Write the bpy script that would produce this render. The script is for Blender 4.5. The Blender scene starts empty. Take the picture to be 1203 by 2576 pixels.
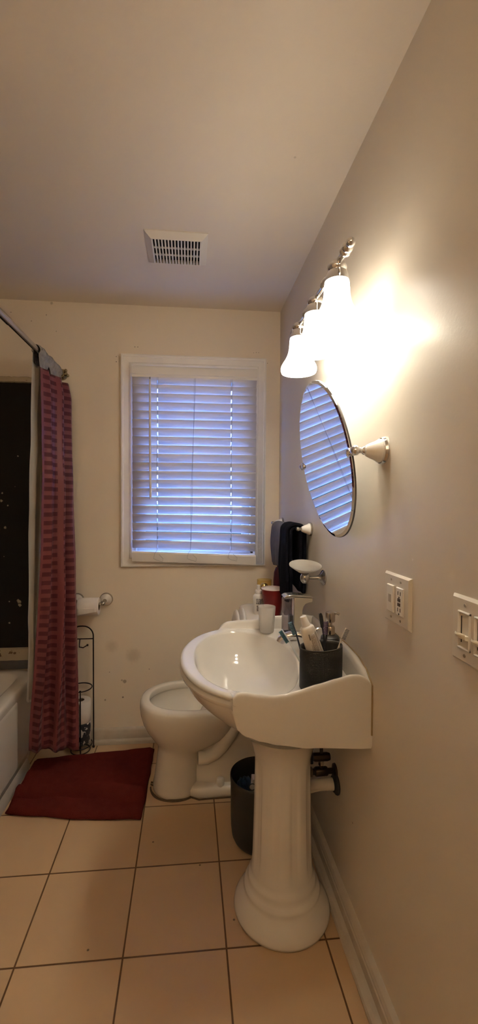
import bpy, math, random
from math import sin, cos, pi, sqrt, radians
from mathutils import Vector, Matrix, Euler, noise

random.seed(7)
scene = bpy.context.scene
COL = scene.collection

# ------------------------------------------------------------------ materials
MATS = {}
def nd(nt, t, **kw):
    n = nt.nodes.new(t)
    for k, v in kw.items():
        setattr(n, k, v)
    return n

def mat(name, col, rough=0.5, metal=0.0, var=None, bump=None, spec=0.5, trans=0.0, ior=1.45,
        coat=0.0, sheen=0.0, alpha=1.0, emit=None, estr=0.0):
    if name in MATS:
        return MATS[name]
    m = bpy.data.materials.new(name)
    m.use_nodes = True
    nt = m.node_tree
    b = nt.nodes['Principled BSDF']
    b.inputs['Base Color'].default_value = (*col, 1)
    b.inputs['Roughness'].default_value = rough
    b.inputs['Metallic'].default_value = metal
    b.inputs['Specular IOR Level'].default_value = spec
    b.inputs['Transmission Weight'].default_value = trans
    b.inputs['IOR'].default_value = ior
    b.inputs['Coat Weight'].default_value = coat
    b.inputs['Sheen Weight'].default_value = sheen
    b.inputs['Alpha'].default_value = alpha
    if emit:
        b.inputs['Emission Color'].default_value = (*emit, 1)
        b.inputs['Emission Strength'].default_value = estr
    tc = nd(nt, 'ShaderNodeTexCoord')
    if var:
        sc, amt = var
        n = nd(nt, 'ShaderNodeTexNoise'); n.inputs['Scale'].default_value = sc; n.inputs['Detail'].default_value = 4
        nt.links.new(tc.outputs['Object'], n.inputs['Vector'])
        mx = nd(nt, 'ShaderNodeMix', data_type='RGBA')
        mx.inputs['A'].default_value = (*[c * (1 - amt) for c in col], 1)
        mx.inputs['B'].default_value = (*[min(1, c * (1 + amt)) for c in col], 1)
        nt.links.new(n.outputs['Fac'], mx.inputs['Factor'])
        nt.links.new(mx.outputs['Result'], b.inputs['Base Color'])
    if bump:
        sc, st, di = bump
        n = nd(nt, 'ShaderNodeTexNoise'); n.inputs['Scale'].default_value = sc; n.inputs['Detail'].default_value = 3
        nt.links.new(tc.outputs['Object'], n.inputs['Vector'])
        bp = nd(nt, 'ShaderNodeBump'); bp.inputs['Strength'].default_value = st; bp.inputs['Distance'].default_value = di
        nt.links.new(n.outputs['Fac'], bp.inputs['Height'])
        nt.links.new(bp.outputs['Normal'], b.inputs['Normal'])
    MATS[name] = m
    return m

WALLC = (0.72, 0.628, 0.51)
def wall_mat(name, spots, rough=0.42, WALLC=WALLC):
    """eggshell paint with orange-peel bump; spots = (point, radius, softness, darkness, colour): scuffs, nail holes"""
    m = mat(name, WALLC, rough, spec=0.5, bump=(140, 0.12, 0.002))
    nt = m.node_tree; b = nt.nodes['Principled BSDF']
    tc = nd(nt, 'ShaderNodeTexCoord')
    n = nd(nt, 'ShaderNodeTexNoise'); n.inputs['Scale'].default_value = 2.0
    nt.links.new(tc.outputs['Object'], n.inputs['Vector'])
    mx = nd(nt, 'ShaderNodeMix', data_type='RGBA')
    mx.inputs['A'].default_value = (*[c * .97 for c in WALLC], 1); mx.inputs['B'].default_value = (*[c * 1.03 for c in WALLC], 1)
    nt.links.new(n.outputs['Fac'], mx.inputs['Factor'])
    cur = mx.outputs['Result']
    n2 = nd(nt, 'ShaderNodeTexNoise'); n2.inputs['Scale'].default_value = 60
    nt.links.new(tc.outputs['Object'], n2.inputs['Vector'])
    for (p, r, soft, dark, c) in spots:
        d = nd(nt, 'ShaderNodeVectorMath', operation='DISTANCE'); d.inputs[1].default_value = p
        nt.links.new(tc.outputs['Object'], d.inputs[0])
        ad = nd(nt, 'ShaderNodeMath', operation='MULTIPLY_ADD'); ad.inputs[1].default_value = r * .8; 
        nt.links.new(n2.outputs['Fac'], ad.inputs[0]); nt.links.new(d.outputs['Value'], ad.inputs[2])
        mr = nd(nt, 'ShaderNodeMapRange', interpolation_type='SMOOTHSTEP')
        mr.inputs['From Min'].default_value = r * (1.4 - soft); mr.inputs['From Max'].default_value = r * (1.4 + soft)
        mr.inputs['To Min'].default_value = dark; mr.inputs['To Max'].default_value = 0
        nt.links.new(ad.outputs['Value'], mr.inputs['Value'])
        mm = nd(nt, 'ShaderNodeMix', data_type='RGBA'); mm.inputs['B'].default_value = (*c, 1)
        nt.links.new(mr.outputs['Result'], mm.inputs['Factor']); nt.links.new(cur, mm.inputs['A'])
        cur = mm.outputs['Result']
    nt.links.new(cur, b.inputs['Base Color'])
    return m

PORC = mat('porcelain', (0.67, 0.64, 0.595), 0.09, spec=0.5, coat=0.2)
PORC_OLD = mat('toilet_porcelain', (0.74, 0.69, 0.61), 0.12, var=(9, .04))
CHROME = mat('chrome', (0.78, 0.78, 0.79), 0.10, 1.0)
NICKEL = mat('brushed_nickel', (0.50, 0.48, 0.45), 0.24, 1.0)
WHITEPL = mat('white_plastic', (0.74, 0.71, 0.66), 0.35)
PLATE = mat('ivory_plate', (0.66, 0.61, 0.53), 0.35)
TRIM = mat('white_trim_paint', (0.86, 0.83, 0.79), 0.35, var=(14, .04), bump=(50, .15, .001))
TRIM_OLD = mat('scuffed_trim_paint', (0.52, 0.46, 0.38), 0.42, var=(22, .16), bump=(50, .2, .001))
BLACK = mat('black_plastic', (0.02, 0.02, 0.022), 0.45)
BLACKWIRE = mat('bronze_wire', (0.022, 0.014, 0.012), 0.35, 0.6)
DARKHOLE = mat('dark_void', (0.006, 0.006, 0.006), 0.9)
PAPER = mat('tissue_paper', (0.80, 0.75, 0.71), 0.95, bump=(90, .3, .002))
CORE = mat('cardboard', (0.30, 0.22, 0.15), 0.9)

# ------------------------------------------------------------------ mesh builder
class MB:
    def __init__(s): s.v = []; s.f = []
    def add(s, vs, fs):
        o = len(s.v); s.v += [tuple(p) for p in vs]; s.f += [tuple(i + o for i in f) for f in fs]; return s
    def box(s, x0, y0, z0, x1, y1, z1):
        v = [(x, y, z) for z in (z0, z1) for y in (y0, y1) for x in (x0, x1)]
        return s.add(v, [(0, 2, 3, 1), (4, 5, 7, 6), (0, 1, 5, 4), (2, 6, 7, 3), (0, 4, 6, 2), (1, 3, 7, 5)])
    def obox(s, c, dx, dy, dz, R=None):
        m = MB().box(-dx, -dy, -dz, dx, dy, dz); R = R or Matrix.Identity(3); c = Vector(c)
        return s.add([c + R @ Vector(p) for p in m.v], m.f)
    def loft(s, rings, cap0=True, cap1=True, closed=True):
        n = len(rings[0]); vs = [p for r in rings for p in r]; fs = []
        for i in range(len(rings) - 1):
            for j in range(n if closed else n - 1):
                a = i * n + j; b = i * n + (j + 1) % n
                fs.append((a, b, b + n, a + n))
        if cap0: fs.append(tuple(range(n - 1, -1, -1)))
        if cap1: fs.append(tuple(range((len(rings) - 1) * n, len(rings) * n)))
        return s.add(vs, fs)
    def lathe(s, prof, o=(0, 0, 0), axis=(0, 0, 1), n=40, cap=True, sx=1.0, sy=1.0, rot=0.0):
        """prof = [(radius, height along axis)]"""
        w = Vector(axis).normalized(); u = w.orthogonal().normalized()
        if abs(w.z) > .99: u = Vector((cos(rot), sin(rot), 0))
        v = w.cross(u); o = Vector(o)
        rings = [[o + w * h + u * (max(r, 1e-5) * sx * cos(2 * pi * k / n)) + v * (max(r, 1e-5) * sy * sin(2 * pi * k / n)) for k in range(n)] for r, h in prof]
        return s.loft(rings, cap, cap)
    def tube(s, pts, r, n=12, cap=True, closed=False, flat=1.0):
        P = [Vector(p) for p in pts]; N = len(P)
        R = r if isinstance(r, (list, tuple)) else [r] * N
        T = []
        for i in range(N):
            a = P[(i - 1) % N] if (closed or i) else P[0]; b = P[(i + 1) % N] if (closed or i < N - 1) else P[-1]
            T.append((b - a).normalized())
        u = T[0].orthogonal().normalized(); rings = []
        for i in range(N):
            u = (u - T[i] * u.dot(T[i])).normalized(); v = T[i].cross(u)
            rings.append([P[i] + u * (R[i] * cos(2 * pi * k / n)) + v * (R[i] * flat * sin(2 * pi * k / n)) for k in range(n)])
        if closed: return s.loft(rings + [rings[0]], False, False)
        return s.loft(rings, cap, cap)
    def grid(s, fn, nu, nv):
        vs = [fn(i / nu, j / nv) for i in range(nu + 1) for j in range(nv + 1)]
        fs = [(i * (nv + 1) + j, (i + 1) * (nv + 1) + j, (i + 1) * (nv + 1) + j + 1, i * (nv + 1) + j + 1) for i in range(nu) for j in range(nv)]
        return s.add(vs, fs)
    def sphere(s, c, r, n=20, sz=1.0):
        return s.lathe([(r * sin(pi * k / 12), -r * sz * cos(pi * k / 12)) for k in range(13)], c, n=n)
    def build(s, name, m, parent=None, sharp=35, bevel=0, seg=2, solid=0, sub=0, flat=False, off=0):
        me = bpy.data.meshes.new(name); me.from_pydata(s.v, [], s.f); me.validate(); 
        import bmesh
        bm = bmesh.new(); bm.from_mesh(me)
        bmesh.ops.remove_doubles(bm, verts=bm.verts, dist=1e-6)
        bmesh.ops.recalc_face_normals(bm, faces=bm.faces)
        bm.to_mesh(me); bm.free()
        if not flat:
            me.polygons.foreach_set('use_smooth', [True] * len(me.polygons))
            me.set_sharp_from_angle(angle=radians(sharp))
        me.materials.append(m)
        o = bpy.data.objects.new(name, me); COL.objects.link(o)
        if solid:
            md = o.modifiers.new('solid', 'SOLIDIFY'); md.thickness = solid; md.offset = off
        if bevel:
            md = o.modifiers.new('bevel', 'BEVEL'); md.width = bevel; md.segments = seg; md.limit_method = 'ANGLE'; md.harden_normals = False
        if sub:
            md = o.modifiers.new('sub', 'SUBSURF'); md.levels = sub; md.render_levels = sub
        if parent is not None:
            o.parent = parent
            if parent.type == 'EMPTY':
                o.matrix_parent_inverse = Matrix.Translation(-parent.location)
        return o

def thing(name, label, cat, loc, group=None):
    o = bpy.data.objects.new(name, None); COL.objects.link(o); o.empty_display_size = .05
    o.location = loc; o['label'] = label; o['category'] = cat; o['kind'] = 'thing'
    if group: o['group'] = group
    return o
def tag(o, label, cat, group=None):
    o['label'] = label; o['category'] = cat; o['kind'] = 'thing'
    if group: o['group'] = group
    return o
def struct(o, label, cat):
    o['kind'] = 'structure'; o['label'] = label; o['category'] = cat; return o
def sl(o, label): o['label'] = label; return o

def arc(c, r, a0, a1, n, plane='xz'):
    out = []
    for k in range(n + 1):
        a = a0 + (a1 - a0) * k / n
        p = (r * cos(a), r * sin(a))
        out.append({'xz': (c[0] + p[0], c[1], c[2] + p[1]), 'xy': (c[0] + p[0], c[1] + p[1], c[2]), 'yz': (c[0], c[1] + p[0], c[2] + p[1])}[plane])
    return out
def smooth(a, b, x):
    t = min(1, max(0, (x - a) / (b - a))); return t * t * (3 - 2 * t)
def lerp(a, b, t): return a + (b - a) * t
def table(tab, x):
    if x <= tab[0][0]: return tab[0][1]
    for (x0, y0), (x1, y1) in zip(tab, tab[1:]):
        if x <= x1:
            t = (x - x0) / (x1 - x0); t = t * t * (3 - 2 * t) * .5 + t * .5
            return y0 + (y1 - y0) * t
    return tab[-1][1]

XR, YB, ZC, XL, YF = 0.518, 2.435, 2.44, -1.56, -1.25

# ------------------------------------------------------------------ room shell
HOLE = (.03, .02, .015); SMUDGE = (.33, .26, .18); DIRT = (.16, .10, .06)
bspots = [((-.744, YB, 2.430), .007, .5, .55, SMUDGE), ((-.772, YB, 2.366), .003, .3, .7, DIRT), ((-.956, YB, 2.372), .003, .3, .7, DIRT),
          ((-.85, YB, 2.33), .003, .3, .6, DIRT), ((-.72, YB, 2.28), .003, .3, .5, DIRT),
          ((-.299, YB, 2.212), .0022, .3, 1, HOLE), ((-.283, YB, 2.212), .0022, .3, 1, HOLE),
          ((-.400, YB, 2.155), .002, .3, 1, HOLE), ((-.400, YB, 2.127), .002, .3, 1, HOLE),
          ((.365, YB, 2.204), .002, .3, .7, HOLE), ((.380, YB, 2.206), .002, .3, .7, HOLE), ((.394, YB, 2.206), .002, .3, .6, HOLE), ((.445, YB, 2.148), .002, .3, .8, HOLE),
          ((-.309, YB, .49), .034, .6, .32, SMUDGE), ((-.428, YB, .545), .028, .7, .28, SMUDGE), ((-.357, YB, .345), .010, .4, .6, DIRT),
          ((-.372, YB, .352), .005, .4, .5, DIRT), ((-.366, YB, .255), .005, .4, .8, DIRT), ((-.464, YB, .243), .005, .4, .6, DIRT), ((-.44, YB, .40), .003, .4, .6, DIRT), ((-.22, YB, .41), .003, .4, .6, DIRT)]
W_BACK = wall_mat('beige_wall_paint_lightened', bspots, WALLC=(.81, .72, .60))  # same beige paint, lightened to make up for weak light on this wall
W_RIGHT = wall_mat('beige_wall_paint_darkened', WALLC=(.65, .585, .495), spots=[((XR, 1.29, .345), .003, .4, .9, DIRT), ((XR, 1.86, 1.70), .006, .4, .35, (.8, .75, .68)), ((XR, .80, 1.21), .010, .8, .25, (.75, .7, .6)), ((XR, .95, 1.225), .003, .3, .5, (.8, .75, .7))], rough=.34)  # same beige paint, darkened to hold back the strong vanity light here
W_PLAIN = wall_mat('beige_wall_paint', [])
CEIL = wall_mat('ceiling_paint', [((.33, 1.35, ZC), .004, .4, .3, DIRT)], rough=.5)

OX0, OX1, OZ0, OZ1 = -.304, .366, 1.065, 2.10      # window opening
w = MB(); T = .16
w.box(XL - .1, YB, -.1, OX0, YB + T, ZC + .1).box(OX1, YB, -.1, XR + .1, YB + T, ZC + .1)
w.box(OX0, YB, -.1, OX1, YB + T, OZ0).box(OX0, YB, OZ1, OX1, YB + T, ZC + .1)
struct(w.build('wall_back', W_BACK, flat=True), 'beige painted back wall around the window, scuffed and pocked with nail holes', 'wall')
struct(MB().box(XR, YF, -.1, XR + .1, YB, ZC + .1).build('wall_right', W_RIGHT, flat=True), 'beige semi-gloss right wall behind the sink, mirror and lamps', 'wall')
struct(MB().box(XL - .1, YF, -.1, XL, YB, ZC + .1).build('wall_left', W_PLAIN, flat=True), 'beige wall on the far side of the bathtub', 'wall')
struct(MB().box(XL - .1, YF - .1, -.1, XR + .1, YF, ZC + .1).build('wall_front', W_PLAIN, flat=True), 'beige wall behind the viewpoint', 'wall')
struct(MB().box(XL, .80, 0, -.84, .90, ZC).build('wall_alcove', W_PLAIN, flat=True), 'short beige wall closing the near end of the tub alcove', 'wall')
struct(MB().box(XL, YF, ZC, XR, YB, ZC + .1).build('ceiling', CEIL, flat=True), 'plain beige ceiling with a square vent', 'ceiling')

def floor_mat():
    m = mat('floor_tile', (.42, .27, .14), .38, bump=(60, .12, .002))
    nt = m.node_tree; b = nt.nodes['Principled BSDF']
    tc = nd(nt, 'ShaderNodeTexCoord'); sp = nd(nt, 'ShaderNodeSeparateXYZ'); nt.links.new(tc.outputs['Object'], sp.inputs[0])
    def line(out, off, pitch):
        a = nd(nt, 'ShaderNodeMath', operation='ADD'); a.inputs[1].default_value = off; nt.links.new(out, a.inputs[0])
        w_ = nd(nt, 'ShaderNodeMath', operation='PINGPONG'); w_.inputs[1].default_value = pitch / 2; nt.links.new(a.outputs[0], w_.inputs[0])
        f = nd(nt, 'ShaderNodeMath', operation='FLOOR'); q = nd(nt, 'ShaderNodeMath', operation='DIVIDE'); q.inputs[1].default_value = pitch
        nt.links.new(a.outputs[0], q.inputs[0]); nt.links.new(q.outputs[0], f.inputs[0])
        return w_.outputs[0], f.outputs[0]
    lx, ix = line(sp.outputs['X'], .192 + 3.10, .310); ly, iy = line(sp.outputs['Y'], -1.2675 + 3.17, .317)
    mn = nd(nt, 'ShaderNodeMath', operation='MINIMUM'); nt.links.new(lx, mn.inputs[0]); nt.links.new(ly, mn.inputs[1])
    mr = nd(nt, 'ShaderNodeMapRange', interpolation_type='SMOOTHSTEP'); mr.inputs['From Min'].default_value = .0018; mr.inputs['From Max'].default_value = .0034
    nt.links.new(mn.outputs[0], mr.inputs['Value'])
    cb = nd(nt, 'ShaderNodeCombineXYZ'); nt.links.new(ix, cb.inputs[0]); nt.links.new(iy, cb.inputs[1])
    wn = nd(nt, 'ShaderNodeTexWhiteNoise'); nt.links.new(cb.outputs[0], wn.inputs['Vector'])
    n = nd(nt, 'ShaderNodeTexNoise'); n.inputs['Scale'].default_value = 7; n.inputs['Detail'].default_value = 5; nt.links.new(tc.outputs['Object'], n.inputs['Vector'])
    av = nd(nt, 'ShaderNodeMath', operation='MULTIPLY_ADD'); av.inputs[1].default_value = .45; nt.links.new(wn.outputs['Value'], av.inputs[0])
    nm = nd(nt, 'ShaderNodeMath', operation='MULTIPLY'); nm.inputs[1].default_value = .6; nt.links.new(n.outputs['Fac'], nm.inputs[0]); nt.links.new(nm.outputs[0], av.inputs[2])
    tx = nd(nt, 'ShaderNodeMix', data_type='RGBA'); tx.inputs['A'].default_value = (.50, .345, .205, 1); tx.inputs['B'].default_value = (.57, .40, .245, 1)
    nt.links.new(av.outputs[0], tx.inputs['Factor'])
    gm = nd(nt, 'ShaderNodeMix', data_type='RGBA'); gm.inputs['A'].default_value = (.13, .065, .025, 1)
    nt.links.new(tx.outputs['Result'], gm.inputs['B']); nt.links.new(mr.outputs['Result'], gm.inputs['Factor'])
    # small specks of dirt lying on the tiles
    cur = gm.outputs['Result']
    for p in ((-.138, 1.70, 0), (.045, 1.575, 0), (.15, 1.355, 0), (-.30, 1.30, 0)):
        d = nd(nt, 'ShaderNodeVectorMath', operation='DISTANCE'); d.inputs[1].default_value = p; nt.links.new(tc.outputs['Object'], d.inputs[0])
        r = nd(nt, 'ShaderNodeMapRange'); r.inputs['From Min'].default_value = .002; r.inputs['From Max'].default_value = .005; r.inputs['To Min'].default_value = .85; r.inputs['To Max'].default_value = 0
        nt.links.new(d.outputs['Value'], r.inputs['Value'])
        mm = nd(nt, 'ShaderNodeMix', data_type='RGBA'); mm.inputs['B'].default_value = (.04, .025, .015, 1)
        nt.links.new(r.outputs['Result'], mm.inputs['Factor']); nt.links.new(cur, mm.inputs['A']); cur = mm.outputs['Result']
    nt.links.new(cur, b.inputs['Base Color'])
    bp = nd(nt, 'ShaderNodeBump'); bp.inputs['Strength'].default_value = .6; bp.inputs['Distance'].default_value = .002
    nt.links.new(mr.outputs['Result'], bp.inputs['Height']); nt.links.new(bp.outputs['Normal'], b.inputs['Normal'])
    return m
struct(MB().box(XL, YF, -.1, XR, YB, 0).build('floor', floor_mat(), flat=True), 'square tan ceramic floor tiles with dark brown grout', 'floor')

# baseboards: profile (out from wall, height)
bprof = [(0, 0), (.046, 0), (.048, .008), (.045, .018), (.036, .024), (.022, .026), (.022, .058), (.019, .062), (.019, .068), (.014, .078), (.006, .084), (0, .086)]
struct(MB().loft([[(XR - d, y, z) for d, z in bprof] for y in (YF, YB - .02)]).build('baseboard_right', TRIM_OLD, sharp=25), 'scuffed white baseboard with shoe moulding along the right wall', 'baseboard')
bp2 = [(d * .55, z) for d, z in bprof]
struct(MB().loft([[(x, YB - d, z) for d, z in bp2] for x in (-.80, XR - .02)]).build('baseboard_back', TRIM_OLD, sharp=25), 'scuffed white baseboard under the window behind the toilet', 'baseboard')

# ------------------------------------------------------------------ tub end of the back wall: exposed backing
def specks(m, spots):
    nt = m.node_tree; b = nt.nodes['Principled BSDF']; tc = nd(nt, 'ShaderNodeTexCoord')
    cur = b.inputs['Base Color'].links[0].from_socket
    n2 = nd(nt, 'ShaderNodeTexNoise'); n2.inputs['Scale'].default_value = 90; nt.links.new(tc.outputs['Object'], n2.inputs['Vector'])
    for p, r in spots:
        d = nd(nt, 'ShaderNodeVectorMath', operation='DISTANCE'); d.inputs[1].default_value = p; nt.links.new(tc.outputs['Object'], d.inputs[0])
        ad = nd(nt, 'ShaderNodeMath', operation='MULTIPLY_ADD'); ad.inputs[1].default_value = r * 1.6; nt.links.new(n2.outputs['Fac'], ad.inputs[0]); nt.links.new(d.outputs['Value'], ad.inputs[2])
        mr = nd(nt, 'ShaderNodeMapRange'); mr.inputs['From Min'].default_value = r * 1.5; mr.inputs['From Max'].default_value = r * 1.75; mr.inputs['To Min'].default_value = .8; mr.inputs['To Max'].default_value = 0
        nt.links.new(ad.outputs[0], mr.inputs['Value'])
        mm = nd(nt, 'ShaderNodeMix', data_type='RGBA'); mm.inputs['B'].default_value = (.36, .31, .22, 1); nt.links.new(mr.outputs[0], mm.inputs['Factor']); nt.links.new(cur, mm.inputs['A']); cur = mm.outputs['Result']
    nt.links.new(cur, b.inputs['Base Color'])
def splatter(name, base, spot, scale, thr, rough=.8, spec=.3, second=None):
    m = mat(name, base, rough, spec=spec)
    nt = m.node_tree; b = nt.nodes['Principled BSDF']; tc = nd(nt, 'ShaderNodeTexCoord')
    n = nd(nt, 'ShaderNodeTexNoise'); n.inputs['Scale'].default_value = scale; n.inputs['Detail'].default_value = 3; nt.links.new(tc.outputs['Object'], n.inputs['Vector'])
    r = nd(nt, 'ShaderNodeMapRange'); r.inputs['From Min'].default_value = thr; r.inputs['From Max'].default_value = thr + .03; nt.links.new(n.outputs['Fac'], r.inputs['Value'])
    mm = nd(nt, 'ShaderNodeMix', data_type='RGBA'); mm.inputs['A'].default_value = (*base, 1); mm.inputs['B'].default_value = (*spot, 1)
    nt.links.new(r.outputs['Result'], mm.inputs['Factor']); cur = mm.outputs['Result']
    nt.links.new(cur, b.inputs['Base Color']); return m
M_BOARD = splatter('tar_board', (.014, .0115, .010), (.36, .30, .20), 16, .765, .75, .25)
M_LEDGE = splatter('stained_plaster', (.46, .39, .28), (.13, .085, .045), 26, .60, .8)
M_GREYSTRIP = mat('grey_sealant', (.10, .095, .095), .6, var=(20, .3))
specks(M_BOARD, [((-0.923, 2.429, 1.600), 0.006),((-1.007, 2.429, 1.399), 0.006),((-1.011, 2.429, 1.356), 0.009),((-0.977, 2.429, 1.331), 0.005),((-0.990, 2.429, 1.212), 0.008),((-0.922, 2.429, 0.808), 0.014),((-0.918, 2.429, 0.788), 0.01),((-0.973, 2.429, 0.691), 0.005),((-0.972, 2.429, 0.808), 0.004),((-0.939, 2.429, 1.434), 0.003),((-0.999, 2.429, 1.054), 0.003),])
tag(MB().box(-1.54, YB - .006, .555, -.80, YB + .001, 1.995).build('backer_board', M_BOARD, flat=True), 'black tar-faced wall board laid bare above the bathtub, flecked with plaster', 'wall board')
g = MB()
top = []; n = 60
rows = []
for k in range(n + 1):
    x = -1.54 + (.75) * k / n
    zt = 2.026 + .006 * noise.noise((x * 22, 1, 0)) + .004 * noise.noise((x * 70, 3, 0))
    rows.append([(x, YB - .002, 1.992), (x, YB - .016, 1.998 + .003 * noise.noise((x * 40, 9, 0))), (x, YB - .014, zt - .004), (x, YB - .009, zt), (x, YB + .001, zt + .002)])
g.loft(rows, True, True)
tag(g.build('drywall_edge', M_LEDGE), 'ragged broken drywall edge above the black board', 'drywall edge')
rows = []
for k in range(n + 1):
    x = -1.54 + .69 * k / n
    a = .003 * noise.noise((x * 30, 5, 2))
    rows.append([(x, YB + .001, .49), (x, YB - .030 + a, .492), (x, YB - .026 + a * 2, .530), (x, YB - .020 + a, .548), (x, YB + .001, .556)])
tag(MB().loft(rows).build('plaster_ledge', M_LEDGE), 'stained cream plaster strip running under the black board', 'plaster strip')
tag(MB().box(-1.54, YB - .022, .440, -.86, YB + .001, .490).build('sealant_strip', M_GREYSTRIP, bevel=.004), 'dark grey sealant strip along the back rim of the bathtub', 'sealant')

# ------------------------------------------------------------------ bathtub
TUBM = mat('tub_enamel', (.86, .82, .77), .16, var=(6, .03))
def tub_ring(x0, y0, x1, y1, r, z, n=8):
    out = []
    for cx, cy, a in ((x1 - r, y1 - r, 0), (x0 + r, y1 - r, pi / 2), (x0 + r, y0 + r, pi), (x1 - r, y0 + r, 1.5 * pi)):
        for k in range(n + 1):
            t = a + pi / 2 * k / n; out.append((cx + r * cos(t), cy + r * sin(t), z))
    return out
x0, x1, y0, y1 = -1.545, -.818, .905, 2.412
TUB = thing('bathtub', 'white enamel bathtub along the left side, its apron facing the red bath mat', 'bathtub', (-1.18, 1.66, 0))
t = MB(); R = []
for (ins, z, r) in ((.020, 0, .085), (.014, .045, .085), (.012, .05, .085), (.012, .06, .085), (.010, .36, .085), (.002, .395, .09), (0, .41, .095), (0, .425, .095), (.004, .434, .095), (.012, .438, .095), (.06, .436, .09), (.07, .431, .09), (.078, .41, .09), (.09, .30, .10), (.12, .15, .12), (.17, .11, .12)):
    R.append(tub_ring(x0 + ins * .6, y0 + ins * .6, x1 - ins, y1 - ins * .6, r, z))
t.loft(R, True, True).build('tub_body', TUBM, TUB, sharp=50)
# raised flat panel on the apron, ending short of the rounded corner
rp = [(x1 - .010, .062), (x1 - .002, .068), (x1 - .001, .37), (x1 - .004, .395), (x1 - .010, .402)]
t = MB(); t.loft([[(x, y, z) for x, z in [(x - .006 * e, z) for x, z in rp]] for y, e in ((.95, 1), (.965, 0), (2.125, 0), (2.15, 1))], True, True)
t.build('apron_panel', TUBM, TUB, sharp=40)
VINYL = mat('grey_vinyl_strip', (.50, .47, .44), .4)
tag(MB().loft([[(x, y, z) for x, z in ((x1 + .001, 0), (x1 + .016, 0), (x1 + .017, .006), (x1 + .012, .030), (x1 + .003, .048), (x1 + .001, .049))] for y in (.93, 2.24)]).build('tub_base_strip', VINYL, sharp=30), 'pale grey vinyl strip sealing the foot of the bathtub apron', 'strip')

# ------------------------------------------------------------------ window
W1 = bpy.data.objects.new('window_1', None); COL.objects.link(W1); W1.location = (.03, YB, 1.06)
struct(W1, 'white framed double-hung window in the back wall behind the blind', 'window')
def frame_sweep(mb, X0, X1, Z0, Z1, prof, ybase):
    """prof: (inset from the outer edge, out from the wall)"""
    for (a, b, c, d) in [((X0, Z0), (X0, Z1), (1, 1), (1, -1)), ((X0, Z1), (X1, Z1), (1, -1), (-1, -1)), ((X1, Z1), (X1, Z0), (-1, -1), (-1, 1)), ((X1, Z0), (X0, Z0), (-1, 1), (1, 1))]:
        r0 = [(a[0] + c[0] * i, ybase - o, a[1] + c[1] * i) for i, o in prof]
        r1 = [(b[0] + d[0] * i, ybase - o, b[1] + d[1] * i) for i, o in prof]
        mb.loft([r0, r1], True, True)
    return mb
cp = [(0, -.001), (0, .018), (.006, .020), (.013, .018), (.015, .013), (.030, .011), (.044, .010), (.048, .013), (.058, .013), (.063, .009), (.068, .006), (.068, -.001)]
frame_sweep(MB(), -.374, .436, .994, 2.168, cp, YB).build('casing', TRIM, W1, sharp=25)
j = MB(); e = .012
j.box(OX0 - .001, YB, OZ0, OX0 + e, YB + .15, OZ1).box(OX1 - e, YB, OZ0, OX1 + .001, YB + .15, OZ1).box(OX0, YB, OZ0 - .001, OX1, YB + .15, OZ0 + e).box(OX0, YB, OZ1 - e, OX1, YB + .15, OZ1 + .001)
j.build('jamb', TRIM, W1, flat=True)
GLASS = mat('window_glass', (.9, .95, 1), .02, trans=1.0, ior=1.1)
def sash(Z0, Z1, y):
    s = MB(); q = .042; X0, X1 = OX0 + e, OX1 - e
    s.box(X0, y, Z0, X0 + q, y + .03, Z1).box(X1 - q, y, Z0, X1, y + .03, Z1).box(X0 + q, y, Z0, X1 - q, y + .03, Z0 + .05).box(X0 + q, y, Z1 - .042, X1 - q, y + .03, Z1)
    o = s.build('sash', TRIM, W1, bevel=.003)
    MB().box(X0 + q, y + .013, Z0 + .05, X1 - q, y + .017, Z1 - .042).build('pane', GLASS, o, flat=True)
sash(OZ0 + e, 1.605, YB + .070); sash(1.562, OZ1 - e, YB + .106)

# ------------------------------------------------------------------ blind
def slat_mat():
    m = bpy.data.materials.new('white_slat_vinyl'); m.use_nodes = True; nt = m.node_tree; nt.nodes.clear()
    out = nd(nt, 'ShaderNodeOutputMaterial'); pb = nd(nt, 'ShaderNodeBsdfPrincipled'); tr = nd(nt, 'ShaderNodeBsdfTranslucent'); mx = nd(nt, 'ShaderNodeMixShader')
    pb.inputs['Base Color'].default_value = (.84, .81, .79, 1); pb.inputs['Roughness'].default_value = .38
    tr.inputs['Color'].default_value = (.85, .88, .95, 1); mx.inputs[0].default_value = .16
    nt.links.new(pb.outputs[0], mx.inputs[1]); nt.links.new(tr.outputs[0], mx.inputs[2]); nt.links.new(mx.outputs[0], out.inputs[0]); return m
SLAT = slat_mat(); BLW = mat('blind_white', (.84, .81, .78), .4)
BL = thing('window_blind', 'white slatted blind let down over the window, bottom rail hanging crooked', 'blind', (.033, YB - .03, 1.0))
BX0, BX1, BY = -.309, .377, YB - .034
vp = [(.014, 2.036), (-.012, 2.036), (-.013, 2.048), (-.017, 2.052), (-.017, 2.086), (-.014, 2.092), (-.010, 2.098), (.014, 2.098)]
MB().loft([[(x, BY + d, z) for d, z in vp] for x in (BX0 - .003, BX1 + .003)]).build('valance', BLW, BL, sharp=30)
LAD = (-.172, .032, .236)
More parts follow.
